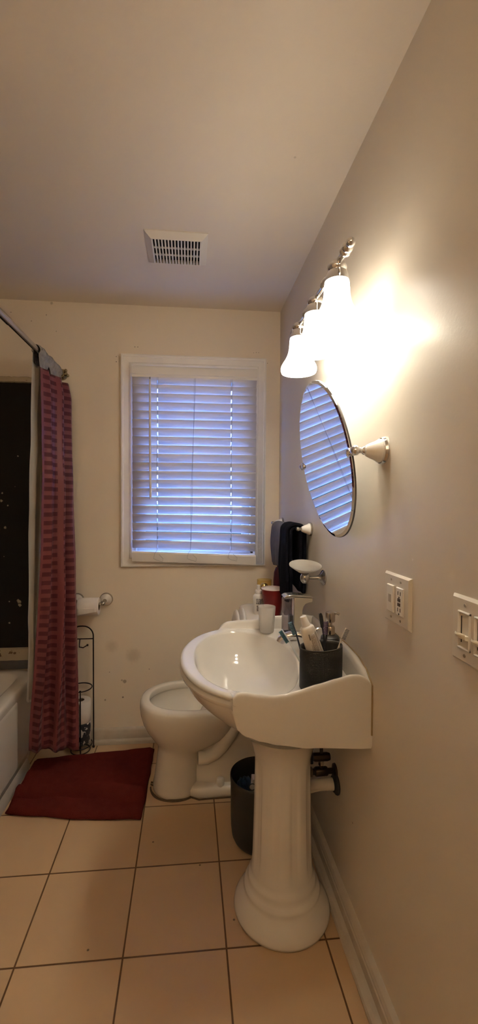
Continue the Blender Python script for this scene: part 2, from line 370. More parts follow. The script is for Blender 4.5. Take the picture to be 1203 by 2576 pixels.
def make_slat(zc, dz):
    """curved slat with routed cord holes; top edge leans into the room; dz = drop of the right end"""
    wd = .0505; tilt = radians(67)
    xs = sorted(set([BX0, BX1] + [x + s for x in LAD for s in (-.0028, .0028)])); rows = (-1, -.55, -.1, .36, .70, 1)
    vs = []; fs = []
    for x in xs:
        d = dz * (x - BX0) / (BX1 - BX0)
        for s in rows:
            q = s * wd / 2; crown = .0022 * (1 - s * s)
            vs.append((x, BY + q * cos(tilt) - crown * sin(tilt), zc - q * sin(tilt) - crown * cos(tilt) + d))
    nr = len(rows)
    for i in range(len(xs) - 1):
        hole = any(abs((xs[i] + xs[i + 1]) / 2 - x) < .001 for x in (LAD[0], LAD[2]))
        for jj in range(nr - 1):
            if hole and jj in (2, 3): continue
            fs.append((i * nr + jj, (i + 1) * nr + jj, (i + 1) * nr + jj + 1, i * nr + jj + 1))
    MB().add(vs, fs).build('slat', SLAT, BL, solid=.0022, sharp=60)
NS = 20; zs = [2.020 - .0472 * k for k in range(NS)]
for k, zc in enumerate(zs):
    make_slat(zc, -.0 if k < 14 else -.004 * (k - 13))
rb = MB(); rp = [(-.022, -.034), (.022, -.034), (.024, -.028), (.024, .012), (.018, .022), (-.018, .022), (-.024, .014), (-.024, -.028)]
rb.loft([[(x, BY + .002 + d * .75 - .12 * zz, 1.062 + zz - .027 * (x - BX0) / (BX1 - BX0)) for d, zz in rp] for x in (BX0, BX1)])
rb.build('bottom_rail', BLW, BL, sharp=30)
wd = MB(); wd.tube([(-.211, BY - .026, 2.02), (-.211, BY - .027, 1.70), (-.208, BY - .022, 1.376)], .0062, 10)
wd.sphere((-.208, BY - .022, 1.374), .0075); wand = wd.build('tilt_wand', BLW, BL)
MB().tube([(-.211, BY - .016, 2.034), (-.211, BY - .030, 2.030), (-.211, BY - .027, 2.016)], .0028, 8).build('wand_hook', NICKEL, wand)
CORDM = mat('grey_cord', (.42, .41, .42), .8)
for i, x in enumerate(LAD):
    c = MB(); lx = [-.001, -.022, 0][i]
    for s in (-1, 1):
        c.tube([(x + s * .0018 + lx * max(0, t_) + .002 * sin(t_ * 9 + s), BY - .0165 - .001 * s, 2.035 - t_ * .945) for t_ in [q / 14 for q in range(15)]], .0009, 6)
    # loose tail looping in front of the bottom rail
    c.tube([(x + lx, BY - .018, 1.09), (x + lx - .012, BY - .031, 1.072), (x + lx - .018, BY - .034, 1.045), (x + lx + .004, BY - .034, 1.034), (x + lx + .030, BY - .034, 1.028), (x + lx + .034, BY - .034, 1.045), (x + lx + .012, BY - .030, 1.066)], .0009, 6)
    c.build('ladder_cord', CORDM, BL)

# ------------------------------------------------------------------ ceiling vent
V = thing('ceiling_vent', 'square white slotted fan vent set in the ceiling', 'vent', (-.053, 1.872, ZC))
vx0, vx1, vy0, vy1 = -.181, .076, 1.757, 1.987
VENTM = mat('vent_plastic', (.70, .65, .58), .4)
v = MB()
def rect(x0, y0, x1, y1, z): return [(x0, y0, z), (x1, y0, z), (x1, y1, z), (x0, y1, z)]
v.loft([rect(vx0, vy0, vx1, vy1, ZC), rect(vx0, vy0, vx1, vy1, ZC - .004), rect(vx0 + .026, vy0 + .026, vx1 - .026, vy1 - .026, ZC - .021), rect(vx0 + .028, vy0 + .028, vx1 - .028, vy1 - .028, ZC - .021), rect(vx0 + .029, vy0 + .029, vx1 - .029, vy1 - .029, ZC - .003)], False, False)
v.build('vent_frame', VENTM, V, sharp=20)
gx0, gx1 = vx0 + .029, vx1 - .029; gy0, gy1 = vy0 + .029, vy1 - .029
gr = MB(); nb = 16; pitch = (gx1 - gx0) / (nb - 1)
for k in range(nb):
    x = gx0 + pitch * k
    gr.box(x - .0028, gy0 - .001, ZC - .0215, x + .0028, gy1 + .001, ZC - .012)
for f in (.36, .66): gr.box(gx0, lerp(gy0, gy1, f) - .0022, ZC - .019, gx1, lerp(gy0, gy1, f) + .0022, ZC - .013)
gr.build('grille', VENTM, V, flat=True)
MB().box(gx0 - .001, gy0 - .001, ZC - .004, gx1 + .001, gy1 + .001, ZC - .001).build('duct_opening', mat('vent_dark', (.05, .04, .035), .9, var=(60, .6)), V, flat=True)

# ------------------------------------------------------------------ vanity light
VL = thing('vanity_light', 'three-lamp chrome bar light with frosted bell shades above the oval mirror', 'wall lamp', (XR, 1.35, 2.0))
LX, LZ, LY = .400, 2.004, (1.150, 1.352, 1.554)
c = MB(); c.lathe([(.001, 0), (.062, 0), (.064, .006), (.060, .012), (.050, .016), (.030, .020), (.018, .026), (.001, .026)], (XR, 1.470, LZ), (-1, 0, 0), 40, sx=.6, sy=.9)
c.tube([(XR - .02, 1.470, LZ), (LX, 1.470, LZ)], .009, 14); c.build('wall_canopy', CHROME, VL)
b = MB()
def fin(y, s):
    p = [(.0001, -.0125), (.006, -.011), (.0105, -.006), (.012, 0), (.0105, .006), (.007, .0095), (.0085, .012), (.0135, .016), (.0150, .021), (.0125, .026), (.009, .028), (.0135, .032), (.0155, .037), (.0125, .042), (.0085, .045), (.0085, .05)]
    b.lathe(p, (LX, y, LZ), (0, s, 0), 24)
fin(1.052, 1); fin(1.652, -1)
b.tube([(LX, 1.09, LZ), (LX, 1.61, LZ)], .0085, 18)
for y in (1.252, 1.453): b.lathe([(.0085, -.02), (.012, -.014), (.0095, -.008), (.014, 0), (.0095, .008), (.012, .014), (.0085, .02)], (LX, y, LZ), (0, 1, 0), 24)
b.build('bar', CHROME, VL, sharp=50)
def shade_mat():
    m = bpy.data.materials.new('frosted_lamp_glass'); m.use_nodes = True; nt = m.node_tree; nt.nodes.clear()
    out = nd(nt, 'ShaderNodeOutputMaterial'); d = nd(nt, 'ShaderNodeBsdfPrincipled'); tr = nd(nt, 'ShaderNodeBsdfTranslucent'); mx = nd(nt, 'ShaderNodeMixShader')
    d.inputs['Base Color'].default_value = (.85, .83, .75, 1); d.inputs['Roughness'].default_value = .3
    d.inputs['Emission Color'].default_value = (1.0, .93, .81, 1); d.inputs['Emission Strength'].default_value = SHADE_E
    tr.inputs['Color'].default_value = (.9, .87, .78, 1); mx.inputs[0].default_value = .05
    nt.links.new(d.outputs[0], mx.inputs[1]); nt.links.new(tr.outputs[0], mx.inputs[2]); nt.links.new(mx.outputs[0], out.inputs[0]); return m
SHADE_E, BULB_E, FILL_E = 2.4, 29.5, 350.0
SHM = shade_mat(); BULBM = mat('lit_bulb', (1, 1, 1), .5, emit=(1.0, .94, .84), estr=BULB_E)
for y in LY:
    so = MB(); so.lathe([(.009, .010), (.015, .007), (.021, .001), (.0255, -.004), (.0265, -.010), (.0255, -.016), (.023, -.019), (.027, -.023), (.0290, -.030), (.0325, -.040), (.0330, -.048), (.030, -.049), (.001, -.049)], (LX, y, LZ), n=36)
    so.build('socket', CHROME, VL, sharp=50)
    sh = MB(); pr = [(.0315, 1.958), (.0335, 1.950), (.0345, 1.935), (.0355, 1.920), (.0380, 1.905), (.0425, 1.891), (.0490, 1.878), (.0570, 1.866), (.0630, 1.855), (.0655, 1.846), (.0650, 1.838), (.0620, 1.830)]
    sh.lathe(pr, (LX, y, 0), n=48, cap=False); sh.build('shade', SHM, VL, solid=.003, off=-1, sharp=60)
    bu = MB(); bu.lathe([(.012, 1.952), (.013, 1.94), (.020, 1.925), (.0265, 1.905), (.0275, 1.89), (.024, 1.875), (.015, 1.864), (.0005, 1.860)], (LX, y, 0), n=24); bu.build('bulb', BULBM, VL)

# ------------------------------------------------------------------ added fill uplight, out of view, brightening the whole room
GL = thing('fill_uplight', 'added fill light shaped as a plaster bowl uplight, unseen behind the viewpoint', 'wall lamp', (-.35, YF, 1.80))
gc = (-.35, YF + .16, 1.72)
MB().lathe([(.001, 0), (.05, .004), (.10, .035), (.135, .085), (.150, .14), (.147, .14), (.130, .088), (.096, .040), (.048, .010), (.001, .006)], gc, n=40, cap=False).build('bowl', mat('fill_bowl', (.8, .78, .74), .7), GL)
MB().tube([(-.35, YF, 1.75), (-.35, YF + .06, 1.75), (-.35, YF + .10, 1.745)], .016, 12).build('wall_arm', NICKEL, GL)
MB().sphere((-.35, YF + .16, 1.80), .034, 24).build('bulb', mat('fill_bulb', (1, 1, 1), .5, emit=(1.0, .85, .64), estr=FILL_E), GL)

# ------------------------------------------------------------------ oval mirror
MI = thing('wall_mirror', 'frameless oval tilting mirror on porcelain brackets above the sink', 'mirror', (XR, 1.372, 1.493))
mc = Vector((XR - .078, 1.372, 1.493)); tl = .193; ma, mb_ = .240, .254
mu = Vector((0, 1, 0)); mv = Vector((-sin(tl), 0, cos(tl))); mn_ = Vector((-cos(tl), 0, -sin(tl)))
def el(f, d, n=96): return [mc + mu * ((ma - f) * cos(2 * pi * k / n)) + mv * ((mb_ - f) * sin(2 * pi * k / n)) + mn_ * d for k in range(n)]
MB().loft([el(0, .0), el(0, .0035), el(.009, .0055), el(.0095, .0055)], True, True).build('glass', mat('mirror_silver', (.86, .88, .90), .012, 1.0), MI, sharp=8)
MB().loft([el(.002, -.004), el(-.0012, -.003), el(-.0012, .0012), el(.001, .0015)], True, True).build('backing', mat('mirror_backing', (.10, .09, .085), .5), MI, sharp=30)
def bell(mbp, mbc, o, axis, s=1.0, L=.058, ring=None):
    """porcelain bell (mbp) on a chrome ring with a chrome neck (mbc), standing off a wall"""
    ring.lathe([(.001, 0), (.036 * s, 0), (.037 * s, .004 * s), (.034 * s, .010 * s), (.001, .010 * s)], o, axis, 36)
    mbp.lathe([(.001, .009 * s), (.031 * s, .009 * s), (.032 * s, .014 * s), (.028 * s, .020 * s), (.025 * s, .026 * s), (.021 * s, L * .70), (.016 * s, L * .90), (.012 * s, L), (.001, L)], o, axis, 36)
    mbc.lathe([(.001, L - .001), (.010 * s, L - .001), (.011 * s, L + .004 * s), (.0075 * s, L + .009 * s), (.001, L + .009 * s)], o, axis, 28)
for y, s in ((1.106, 1), (1.638, -1)):
    p = MB(); c = MB(); rg = MB(); bell(p, c, (XR, y, 1.495), (-1, 0, 0), L=.052, ring=rg)
    c.tube([(XR - .058, y, 1.495), (XR - .072, y, 1.495)], .008, 16)
    c.sphere((XR - .078, y, 1.495), .0135, 20)
    c.tube([(XR - .078, y, 1.495), (XR - .078, y + s * .034, 1.495)], .0085, 16)
    c.obox((XR - .0785, y + s * .030, 1.495), .008, .007, .012, Matrix.Rotation(-tl, 3, 'Y'))
    kb = MB().lathe([(.001, 0), (.011, 0), (.011, .003), (.007, .007), (.001, .008)], mc + mu * (-s * (ma - .010)) + mn_ * .0055, mn_, 24)
    br = p.build('bracket', mat('bracket_porcelain', (.78, .75, .70), .12), MI); c.build('pivot', CHROME, br); rg.build('flange_ring', CHROME, br); kb.build('clamp_knob', CHROME, br)

# ------------------------------------------------------------------ towel bar + towels
TB = thing('towel_bar', 'chrome towel bar with white porcelain posts on the right wall by the corner', 'towel bar', (XR, 2.055, 1.243))
for y in (1.780, 2.330):
    p = MB(); c = MB(); rg = MB(); bell(p, c, (XR, y, 1.243), (-1, 0, 0), .78, .042, rg)
    c.sphere((XR - .057, y, 1.243), .0095); c.tube([(XR - .045, y, 1.243), (XR - .057, y, 1.243)], .0065, 12)
    o = p.build('post', MATS['bracket_porcelain'], TB); c.build('ball_end', NICKEL, o); rg.build('flange_ring', NICKEL, o)
MB().tube([(XR - .057, 1.772, 1.243), (XR - .057, 2.345, 1.243)], .0065, 14).build('rail', NICKEL, TB)
def terry(name, c, sh):
    m = mat(name, c, .95, sheen=sh, bump=(420, .9, .004), spec=.1, var=(45, .35)); return m
def towel(name, m, ya, yb, zf, zb, xf, xb, zt=1.254, folds=3, seed=0):
    """towel folded over the bar: front sheet at xf, back sheet at xb"""
    m_ = MB()
    for ly in (0, 1):          # folded double: an outer and an inner layer over the bar
        path = []; g_ = .017 * ly
        zc = zt - .028 - g_ * .35; rr = (xb - xf) / 2 - g_; xc = (xf + xb) / 2; rz = .028 - g_ * .5
        for k in range(15): path.append((xc - rr - .004 * sin(pi * k / 14), lerp(zf + ly * .012, zc, k / 14)))
        for k in range(1, 10): a = pi - pi * k / 10; path.append((xc + rr * cos(a), zc + rz * sin(a)))
        for k in range(13): path.append((xc + rr, lerp(zc, zb + ly * .01, k / 12)))
        L = len(path)
        def fn(u, v):
            i = min(L - 1, int(round(v * (L - 1)))); x, z = path[i]
            hang = max(0, (zt - z) / (zt - zf))
            y = lerp(ya + .004 * ly, yb - .004 * ly, u); mid = (ya + yb) / 2
            y = mid + (y - mid) * (1 - .10 * hang * (1 if i < 15 else .3))
            side = -1 if i < 20 else .25
            x += side * (.007 * hang * sin(u * pi * 2 * folds + seed) + .006 * noise.noise((u * 3 + seed, z * 9, 0)))
            z += .006 * sin(u * 5 + seed) * hang
            return (min(x, XR - .008), y, z)
        m_.grid(fn, 28, L - 1)
    return m_.build(name, m, solid=.013, sub=1, off=0, sharp=180)
tag(towel('hand_towel', terry('slate_terry', (.095, .095, .13), .15), 1.968, 2.205, 1.045, 1.08, .436, .494, seed=1), 'slate grey terry towel over the bar, the one nearer the corner', 'towel')
tag(towel('hand_towel', terry('black_terry', (.007, .0075, .012), 0), 1.806, 1.950, .925, .96, .424, .500, zt=1.262, folds=1.5, seed=3.3), 'long black towel hanging over the near half of the towel bar', 'towel')

# ------------------------------------------------------------------ soap dish
SD = thing('soap_dish_holder', 'chrome wall arm holding a frosted glass soap dish', 'soap dish', (XR, 1.6, 1.068))
c = MB(); c.lathe([(.001, 0), (.029, 0), (.030, .004), (.026, .008), (.018, .013), (.011, .020), (.0075, .030), (.0065, .05), (.0065, .062), (.001, .062)], (XR, 1.6, 1.068), (-1, 0, 0), 32)
c.build('arm', NICKEL, SD)
dx, dz = .443, 1.066
r = MB(); r.lathe([(.001, -.020), (.010, -.018), (.016, -.010), (.018, 0), (.017, .010), (.013, .017), (.016, .020), (.026, .024), (.031, .032), (.028, .033), (.001, .027)], (dx, 1.6, dz), n=32)
r.build('cup_ring', NICKEL, SD)
FROST = mat('frosted_glass', (.78, .76, .71), .45, trans=.35, ior=1.35)
d = MB(); d.lathe([(.001, -.002), (.024, .0), (.040, .006), (.056, .017), (.0615, .021), (.0615, .0235), (.054, .0215), (.038, .011), (.022, .006), (.001, .006)], (dx, 1.6, dz + .029), (0, -sin(.22), cos(.22)), n=48)
sl(d.build('dish', FROST, SD), 'shallow frosted glass dish')

# ------------------------------------------------------------------ wall plates
def rbox(mb, y0, y1, z0, z1, d, ch=.004, base=0.0):
    def rc(i, x): return [(x, y0 + i, z0 + i), (x, y1 - i, z0 + i), (x, y1 - i, z1 - i), (x, y0 + i, z1 - i)]
    return mb.loft([rc(0, XR - base), rc(0, XR - base - d + ch), rc(ch, XR - base - d)], True, True)
def plate(o, yc, zc, hw, hh):
    m = MB(); rbox(m, yc - hw, yc + hw, zc - hh, zc + hh, .0075, .005); return m.build('cover_plate', PLATE, o, sharp=20)
OP = thing('outlet_plate', 'two-gang ivory wall plate with a rocker and a power outlet, right of the mirror', 'outlet', (XR, 1.0125, 1.117))
pl = plate(OP, 1.0125, 1.117, .0645, .0625)
dy = .0235
sw = MB(); rbox(sw, 1.0125 + dy - .0165, 1.0125 + dy + .0165, 1.117 - .0335, 1.117 + .0335, .005, .0015, .0075); rk = sw.build('rocker', WHITEPL, OP, sharp=20)
ind = MB(); rbox(ind, 1.0125 + dy - .008, 1.0125 + dy + .006, 1.117 - .010, 1.117 + .010, .0006, .0003, .0125); ind.build('indicator_window', mat('indicator', (.42, .38, .33), .3), rk)
gf = MB(); rbox(gf, 1.0125 - dy - .0165, 1.0125 - dy + .0165, 1.117 - .0335, 1.117 + .0335, .004, .0012, .0075); gf = gf.build('receptacle', WHITEPL, OP, sharp=20)
sm = MB(); yc = 1.0125 - dy; f0 = .0115
for zz in (.0205, -.0195):
    for yy in (-.006, .006): rbox(MB(), yc + yy - .0012, yc + yy + .0012, 1.117 + zz - .0045, 1.117 + zz + .0045, .0004, .0001, f0).build('slot', DARKHOLE, gf, flat=True)
for zz in (.0105, -.0295): rbox(MB(), yc - .0022, yc + .0022, 1.117 + zz - .0022, 1.117 + zz + .0022, .0004, .0001, f0).build('ground_hole', DARKHOLE, gf, flat=True)
for zz, cc in ((.0045, 'test_button'), (-.0065, 'reset_button')):
    bm_ = MB(); rbox(bm_, yc - .0062, yc + .0062, 1.117 + zz - .0040, 1.117 + zz + .0040, .0016, .0006, f0); bm_.build(cc, mat('gfci_' + cc, (.05, .03, .022), .4), gf)
def screws(pr, ys, zs):
    for y in ys:
        for z in zs:
            s_ = MB().lathe([(.001, 0), (.0034, 0), (.003, .0012), (.001, .0014)], (XR - .0074, y, z), (-1, 0, 0), 14); s_.build('screw', mat('screw_metal', (.34, .29, .23), .4, .5), pr)
screws(pl, (1.0125 - dy, 1.0125 + dy), (1.117 - .047, 1.117 + .047))
DP = thing('dimmer_plate', 'ivory wall plate with slide dimmers nearest the viewer on the right wall', 'dimmer switch', (XR, .7235, 1.120))
pl = plate(DP, .7235, 1.120, .0645, .0625)
for yc in (.7465, .7000):
    m = MB()
    rbox(m, yc - .0175, yc + .0175, 1.120 + .0315, 1.120 + .0355, .004, .0015, .0075); rbox(m, yc - .0175, yc + .0175, 1.120 - .0355, 1.120 - .0315, .004, .0015, .0075)
    rbox(m, yc - .0175, yc - .0140, 1.120 - .0355, 1.120 + .0355, .004, .0015, .0075); rbox(m, yc + .0140, yc + .0175, 1.120 - .0355, 1.120 + .0355, .004, .0015, .0075)
    fr = m.build('slider_frame', WHITEPL, DP, sharp=20)
    s_ = MB(); rbox(s_, yc + .0085, yc + .0110, 1.120 - .024, 1.120 + .026, .0006, .0002, .0072); s_.build('slider_track', DARKHOLE, fr, flat=True)
    k = MB(); zk = 1.120 - .012
    k.loft([[(XR - .0075, y, zk + .0045), (XR - .016, y, zk + .0050), (XR - .0245 + 42 * (y - yc) ** 2, y, zk + .0085), (XR - .0250 + 42 * (y - yc) ** 2, y, zk + .0065), (XR - .016, y, zk - .0020), (XR - .0075, y, zk - .0045)] for y in [yc - .0135 + .027 * q / 8 for q in range(9)]], True, True)
    k.build('slider_knob', mat('ivory_knob', (.78, .73, .60), .35), fr, sharp=40)
    screws(pl, (yc,), (1.120 - .047, 1.120 + .047))

# ------------------------------------------------------------------ pedestal sink
SK = thing('pedestal_sink', 'white porcelain pedestal sink against the right wall under the mirror', 'sink', (.31, 1.40, 0))
near_top = [(.117, .837), (.122, .842), (.130, .850), (.146, .852), (.185, .842), (.231, .834), (.265, .835), (.300, .842), (.359, .855), (.419, .867), (.455, .875), (.486, .874), (.505, .862), (.518, .846)]
near_bot = [(.117, .790), (.124, .762), (.130, .750), (.140, .738), (.155, .728), (.197, .710), (.243, .696), (.331, .678), (.518, .658)]
far_top = [(.130, .850), (.150, .864), (.164, .868), (.227, .874), (.285, .879), (.361, .892), (.45, .90), (.518, .893)]
ZR = .836
BC = (.19, 1.43); NK = (.312, 1.40, .605)
outl = []   # (x, y, ztop, zbot, kind)
for k in range(34):
    x = lerp(.518, .117, k / 33); y = lerp(1.155, 1.1135, k / 33); outl.append((x, y, table(near_top, x), table(near_bot, x), 'p'))
fx, fy = .205, .325
a0 = math.atan2(-.3130 / fy, (.121 - fx) / .233)
for k in range(81):
    a = lerp(-(pi - math.acos((fx - .112) / .233)) + 0, -(pi + math.acos((fx - .121) / .233)), k / 80)
    ca, sa = cos(a), sin(a)
    outl.append((fx + .233 * ca, 1.434 + fy * (abs(sa) ** .95) * (1 if sa > 0 else -1), ZR, .78, 'f'))
for k in range(29):
    x = lerp(.130, .518, k / 28); y = lerp(1.755, 1.715, k / 28); outl.append((x, y, table(far_top, x), table(near_bot, x), 'p'))
for k in range(1, 30):
    y = lerp(1.715, 1.155, k / 30); zt = table([(1.155, .846), (1.19, .876), (1.26, .894), (1.34, .899), (1.5, .899), (1.64, .897), (1.715, .893)], y)
    outl.append((.518, y, zt, .658, 'b'))
rings = [[] for _ in range(32)]
prof_in = [(.12, -.148), (.30, -.145), (.55, -.132), (.72, -.112), (.85, -.082), (.93, -.048), (.970, -.022), (.988, -.008), (1.0, -.0015), (1.02, 0)]
for (ox, oy, zt, zb, kd) in outl:
    dx_, dy_ = ox - BC[0], oy - BC[1]
    th = math.atan2(dy_ / .278, dx_ / .170)
    ZR = .836 - (.020 * (1 - smooth(1.22, 1.36, oy)) * smooth(.13, .24, ox) if kd in 'pb' else 0)
    def ip(s):
        ax, ay = .170, .278
        e = 2 / 2.15; c_, s_ = cos(th), sin(th)
        return (BC[0] + ax * s * (abs(c_) ** e) * (1 if c_ > 0 else -1), BC[1] + ay * s * (abs(s_) ** e) * (1 if s_ > 0 else -1))
    I = ip(1.02); D = sqrt((ox - I[0]) ** 2 + (oy - I[1]) ** 2); ex, ey = (ox - I[0]) / D, (oy - I[1]) / D
    col = []
    for s, z in prof_in:
        px, py = ip(s); sh = (1 - s) * .02
        col.append((px + sh, py, ZR + z))
    def O(d, z): return (ox - ex * d, oy - ey * d, z)
    if kd == 'f':
        w_ = min(.02, D * .4)
        col += [O(D * .8, ZR + .001), O(D * .55, ZR + .002), O(D * .35, ZR + .002), O(.012, ZR + .002), O(.007, ZR + .001), O(.003, ZR - .002), O(.0006, ZR - .006), O(.0010, ZR - .010), O(.0050, ZR - .0125), O(.0105, ZR - .0135),
                O(.0110, ZR - .0185), O(.0050, ZR - .0200), O(-.001, ZR - .0250), O(.0000, ZR - .032), O(.0060, ZR - .036)]
        bx, by, bz = O(.0085, ZR - .042)
        end = 1
    else:
        wl = min(.034 if kd == 'b' else (.0155 if oy < 1.3 else .026), D * .62)
        zd = min(ZR + .007, zt - .004)
        col += [O(D - (D - wl) * .25, lerp(ZR, zd, .6)), O(D - (D - wl) * .55, zd), O(wl * 1.12, zd), O(wl * .98, lerp(zd, zt, .22)), O(wl * .86, lerp(zd, zt, .72)), O(wl * .74, zt - .0022), O(wl * .58, zt), O(wl * .40, zt), O(wl * .24, zt - .0012), O(wl * .10, zt - .005),
                O(.0005, zt - .010), O(0, zt - .018), O(0, lerp(zt, zb, .35)), O(0, lerp(zt, zb, .7)), O(0, zb + .012)]
        bx, by, bz = O(.002, zb + .003)
    # underside running into the neck
    nk = math.atan2(by - NK[1], bx - NK[0]); nr = .118
    nx, ny, nz = NK[0] + nr * cos(nk), NK[1] + nr * sin(nk), NK[2]
    if nx > XR - .004: nx = XR - .004
    for q in (0, .10, .26, .46, .66, .84, 1.0):
        if kd == 'f':
            f = sin(q * pi / 2); hz = lerp(bz, nz, 1 - cos(q * pi / 2)) if False else bz + (nz - bz) * (q ** .82)
            px, py = lerp(bx, nx, q ** 1.15), lerp(by, ny, q ** 1.15)
        else:
            px, py = lerp(bx, nx, q), lerp(by, ny, q); hz = lerp(bz, max(nz, .62), q) if q > 0 else bz
            if q > 0: hz = min(bz, hz) if q < 1 else nz
        col.append((px, py, hz))
    for i, p in enumerate(col): rings[i].append(p)
rings = [r_ for r_ in rings if r_]
bs = MB().loft(rings, True, True).build('basin', PORC, SK, sharp=52)
MB().lathe([(.001, 0), (.022, 0), (.024, .002), (.020, .004), (.012, .003), (.001, .002)], (.205, 1.43, ZR - .148), n=28).build('drain', CHROME, bs)
MB().lathe([(.001, -.001), (.0032, -.001), (.0032, .001), (.001, .001)], (.0265, 1.445, ZR - .030), (.86, 0, .5), 14, sx=1, sy=2.4).build('overflow_hole', DARKHOLE, bs)
# fluted pedestal
pp = [(.150, 0), (.158, .004), (.160, .014), (.157, .026), (.149, .040), (.138, .054), (.129, .066), (.1255, .074), (.1265, .080), (.1245, .088), (.117, .094), (.1125, .104), (.1130, .112), (.1105, .122), (.1055, .128), (.1035, .140), (.1030, .148), (.1000, .160), (.0985, .20), (.0965, .27), (.0945, .35), (.0930, .43), (.0920, .50), (.0925, .515), (.0960, .530), (.1000, .546), (.1030, .556), (.1100, .572), (.120, .590), (.134, .606), (.140, .612)]
NP = 120; rr = []
for r_, z in pp:
    ring = []
    fl = smooth(.150, .185, z) * (1 - smooth(.475, .51, z))
    for k in range(NP):
        a = 2 * pi * k / NP; q = (a * 9 / (2 * pi) + .28) % 1.0
        groove = smooth(.10, .22, q) * (1 - smooth(.52, .64, q))
        rk_ = r_ * (1 - .050 * fl * groove)
        ring.append((.314 + rk_ * cos(a), 1.390 + rk_ * sin(a) * .98, z))
    rr.append(ring)
MB().loft(rr, True, True).build('pedestal', PORC, SK, sharp=60)
# faucet
fa = MB(); fz = .843; FY = 1.445
fa.lathe([(.001, 0), (.030, 0), (.030, .006), (.026, .010), (.024, .030), (.022, .050), (.020, .054), (.001, .056)], (.425, FY, fz), n=28)
fo = fa.build('faucet', CHROME, SK)
sp_ = [(.425, FY, fz + .034), (.405, FY + .004, fz + .046), (.380, FY + .008, fz + .052), (.355, FY + .012, fz + .051), (.335, FY + .015, fz + .044), (.322, FY + .017, fz + .034), (.318, FY + .017, fz + .026)]
MB().tube(sp_, [.017, .017, .0165, .016, .0155, .0150, .0145], 18).build('spout', CHROME, fo)
MB().tube([(.425, FY, fz + .055), (.432, FY, fz + .066), (.452, FY, fz + .074), (.470, FY, fz + .077)], [.012, .010, .008, .007], 14).build('lever', CHROME, fo)
# line of old caulk where the sink meets the wall
ca = MB()
pts = [(.5165, o[1], o[2] - .006) for o in outl if o[4] == 'b' and o[1] < 1.5]
pts = [(.5165, 1.1535, .70), (.5165, 1.1535, .76), (.5165, 1.1535, .82), (.5165, 1.1535, .842)] + sorted(pts, key=lambda p: p[1])
ca.tube(pts, .0028, 8); tag(ca.build('caulk_line', mat('old_caulk', (.30, .21, .10), .7, var=(40, .35))), 'yellowed caulk line where the sink meets the right wall', 'caulk')

# ------------------------------------------------------------------ plumbing under the sink
BRZ = mat('dark_bronze', (.05, .035, .022), .35, .8)
SV = thing('shutoff_valve', 'dark metal shutoff valve under the sink', 'valve', (XR, 1.45, .412))
v = MB(); yv = 1.450; vz = .412; vx = .466
v.tube([(XR, yv, vz), (vx - .030, yv, vz)], [.010, .010], 14)
v.lathe([(.001, -.022), (.014, -.022), (.016, -.018), (.016, .018), (.014, .022), (.001, .022)], (vx, yv, vz), (1, 0, 0), 18)
v.tube([(vx, yv, vz), (vx, yv, vz + .036)], .0075, 12)
v.build('valve_body', BRZ, SV, sharp=40)
MB().lathe([(.001, 0), (.016, .001), (.0175, .004), (.016, .007), (.001, .008)], (vx - .040, yv, vz), (1, 0, 0), 20, sx=1.0, sy=.8).build('oval_handle', mat('valve_knob', (.16, .12, .08), .35, .7), SV)
MB().lathe([(.001, 0), (.024, 0), (.023, .006), (.012, .010), (.001, .010)], (XR, yv, vz), (-1, 0, 0), 24).build('wall_flange', BRZ, SV)
v = MB(); v.lathe([(.001, -.030), (.013, -.030), (.015, -.024), (.015, .020), (.012, .030), (.001, .030)], (vx, yv, vz + .052), (1, 0, 0), 8); v.build('upper_fitting', BRZ, SV, sharp=40)
v = MB(); v.lathe([(.001, 0), (.010, 0), (.010, .018), (.001, .018)], (vx, yv, vz + .024), (0, 0, 1), 6); v.build('hex_nut', NICKEL, SV, sharp=40)
hs = MB(); hs.tube([(vx, yv, vz + .066), (vx, yv, vz + .12), (.45, 1.45, .58), (.44, 1.445, .65)], .006, 10); tag(hs.build('supply_hose', BLACK), 'black supply hose rising from the valve into the sink', 'hose')
v = MB(); v.tube([(.4195, 1.42, .462), (.418, 1.42, .50), (.412, 1.42, .58), (.405, 1.425, .64)], .0065, 10, flat=1.3); tag(v.build('supply_hose', mat('black_hose', (.008, .009, .016), .3)), 'short black hose end hanging beside the pedestal', 'hose')
DT = thing('drain_trap', 'white plastic drain arm running from behind the pedestal to the wall', 'drain pipe', (XR, 1.44, .395))
PVC = mat('white_pvc', (.52, .46, .37), .45)
MB().tube([(.372, 1.480, .285), (.390, 1.472, .318), (.405, 1.463, .340), (.425, 1.453, .358), (.450, 1.444, .369), (.475, 1.438, .374), (.505, 1.434, .375)], .0205, 18).build('trap_arm', PVC, DT)
v = MB(); v.tube([(.385, 1.462, .310), (.398, 1.452, .305), (.412, 1.448, .300)], [.012, .011, .009], 10); v.build('slip_nut', PVC, DT)
v = MB(); v.lathe([(.001, 0), (.034, 0), (.035, .004), (.033, .009), (.027, .013), (.024, .016), (.001, .016)], (XR, 1.434, .375), (-1, 0, 0), 28); v.build('escutcheon', BLACK, DT)

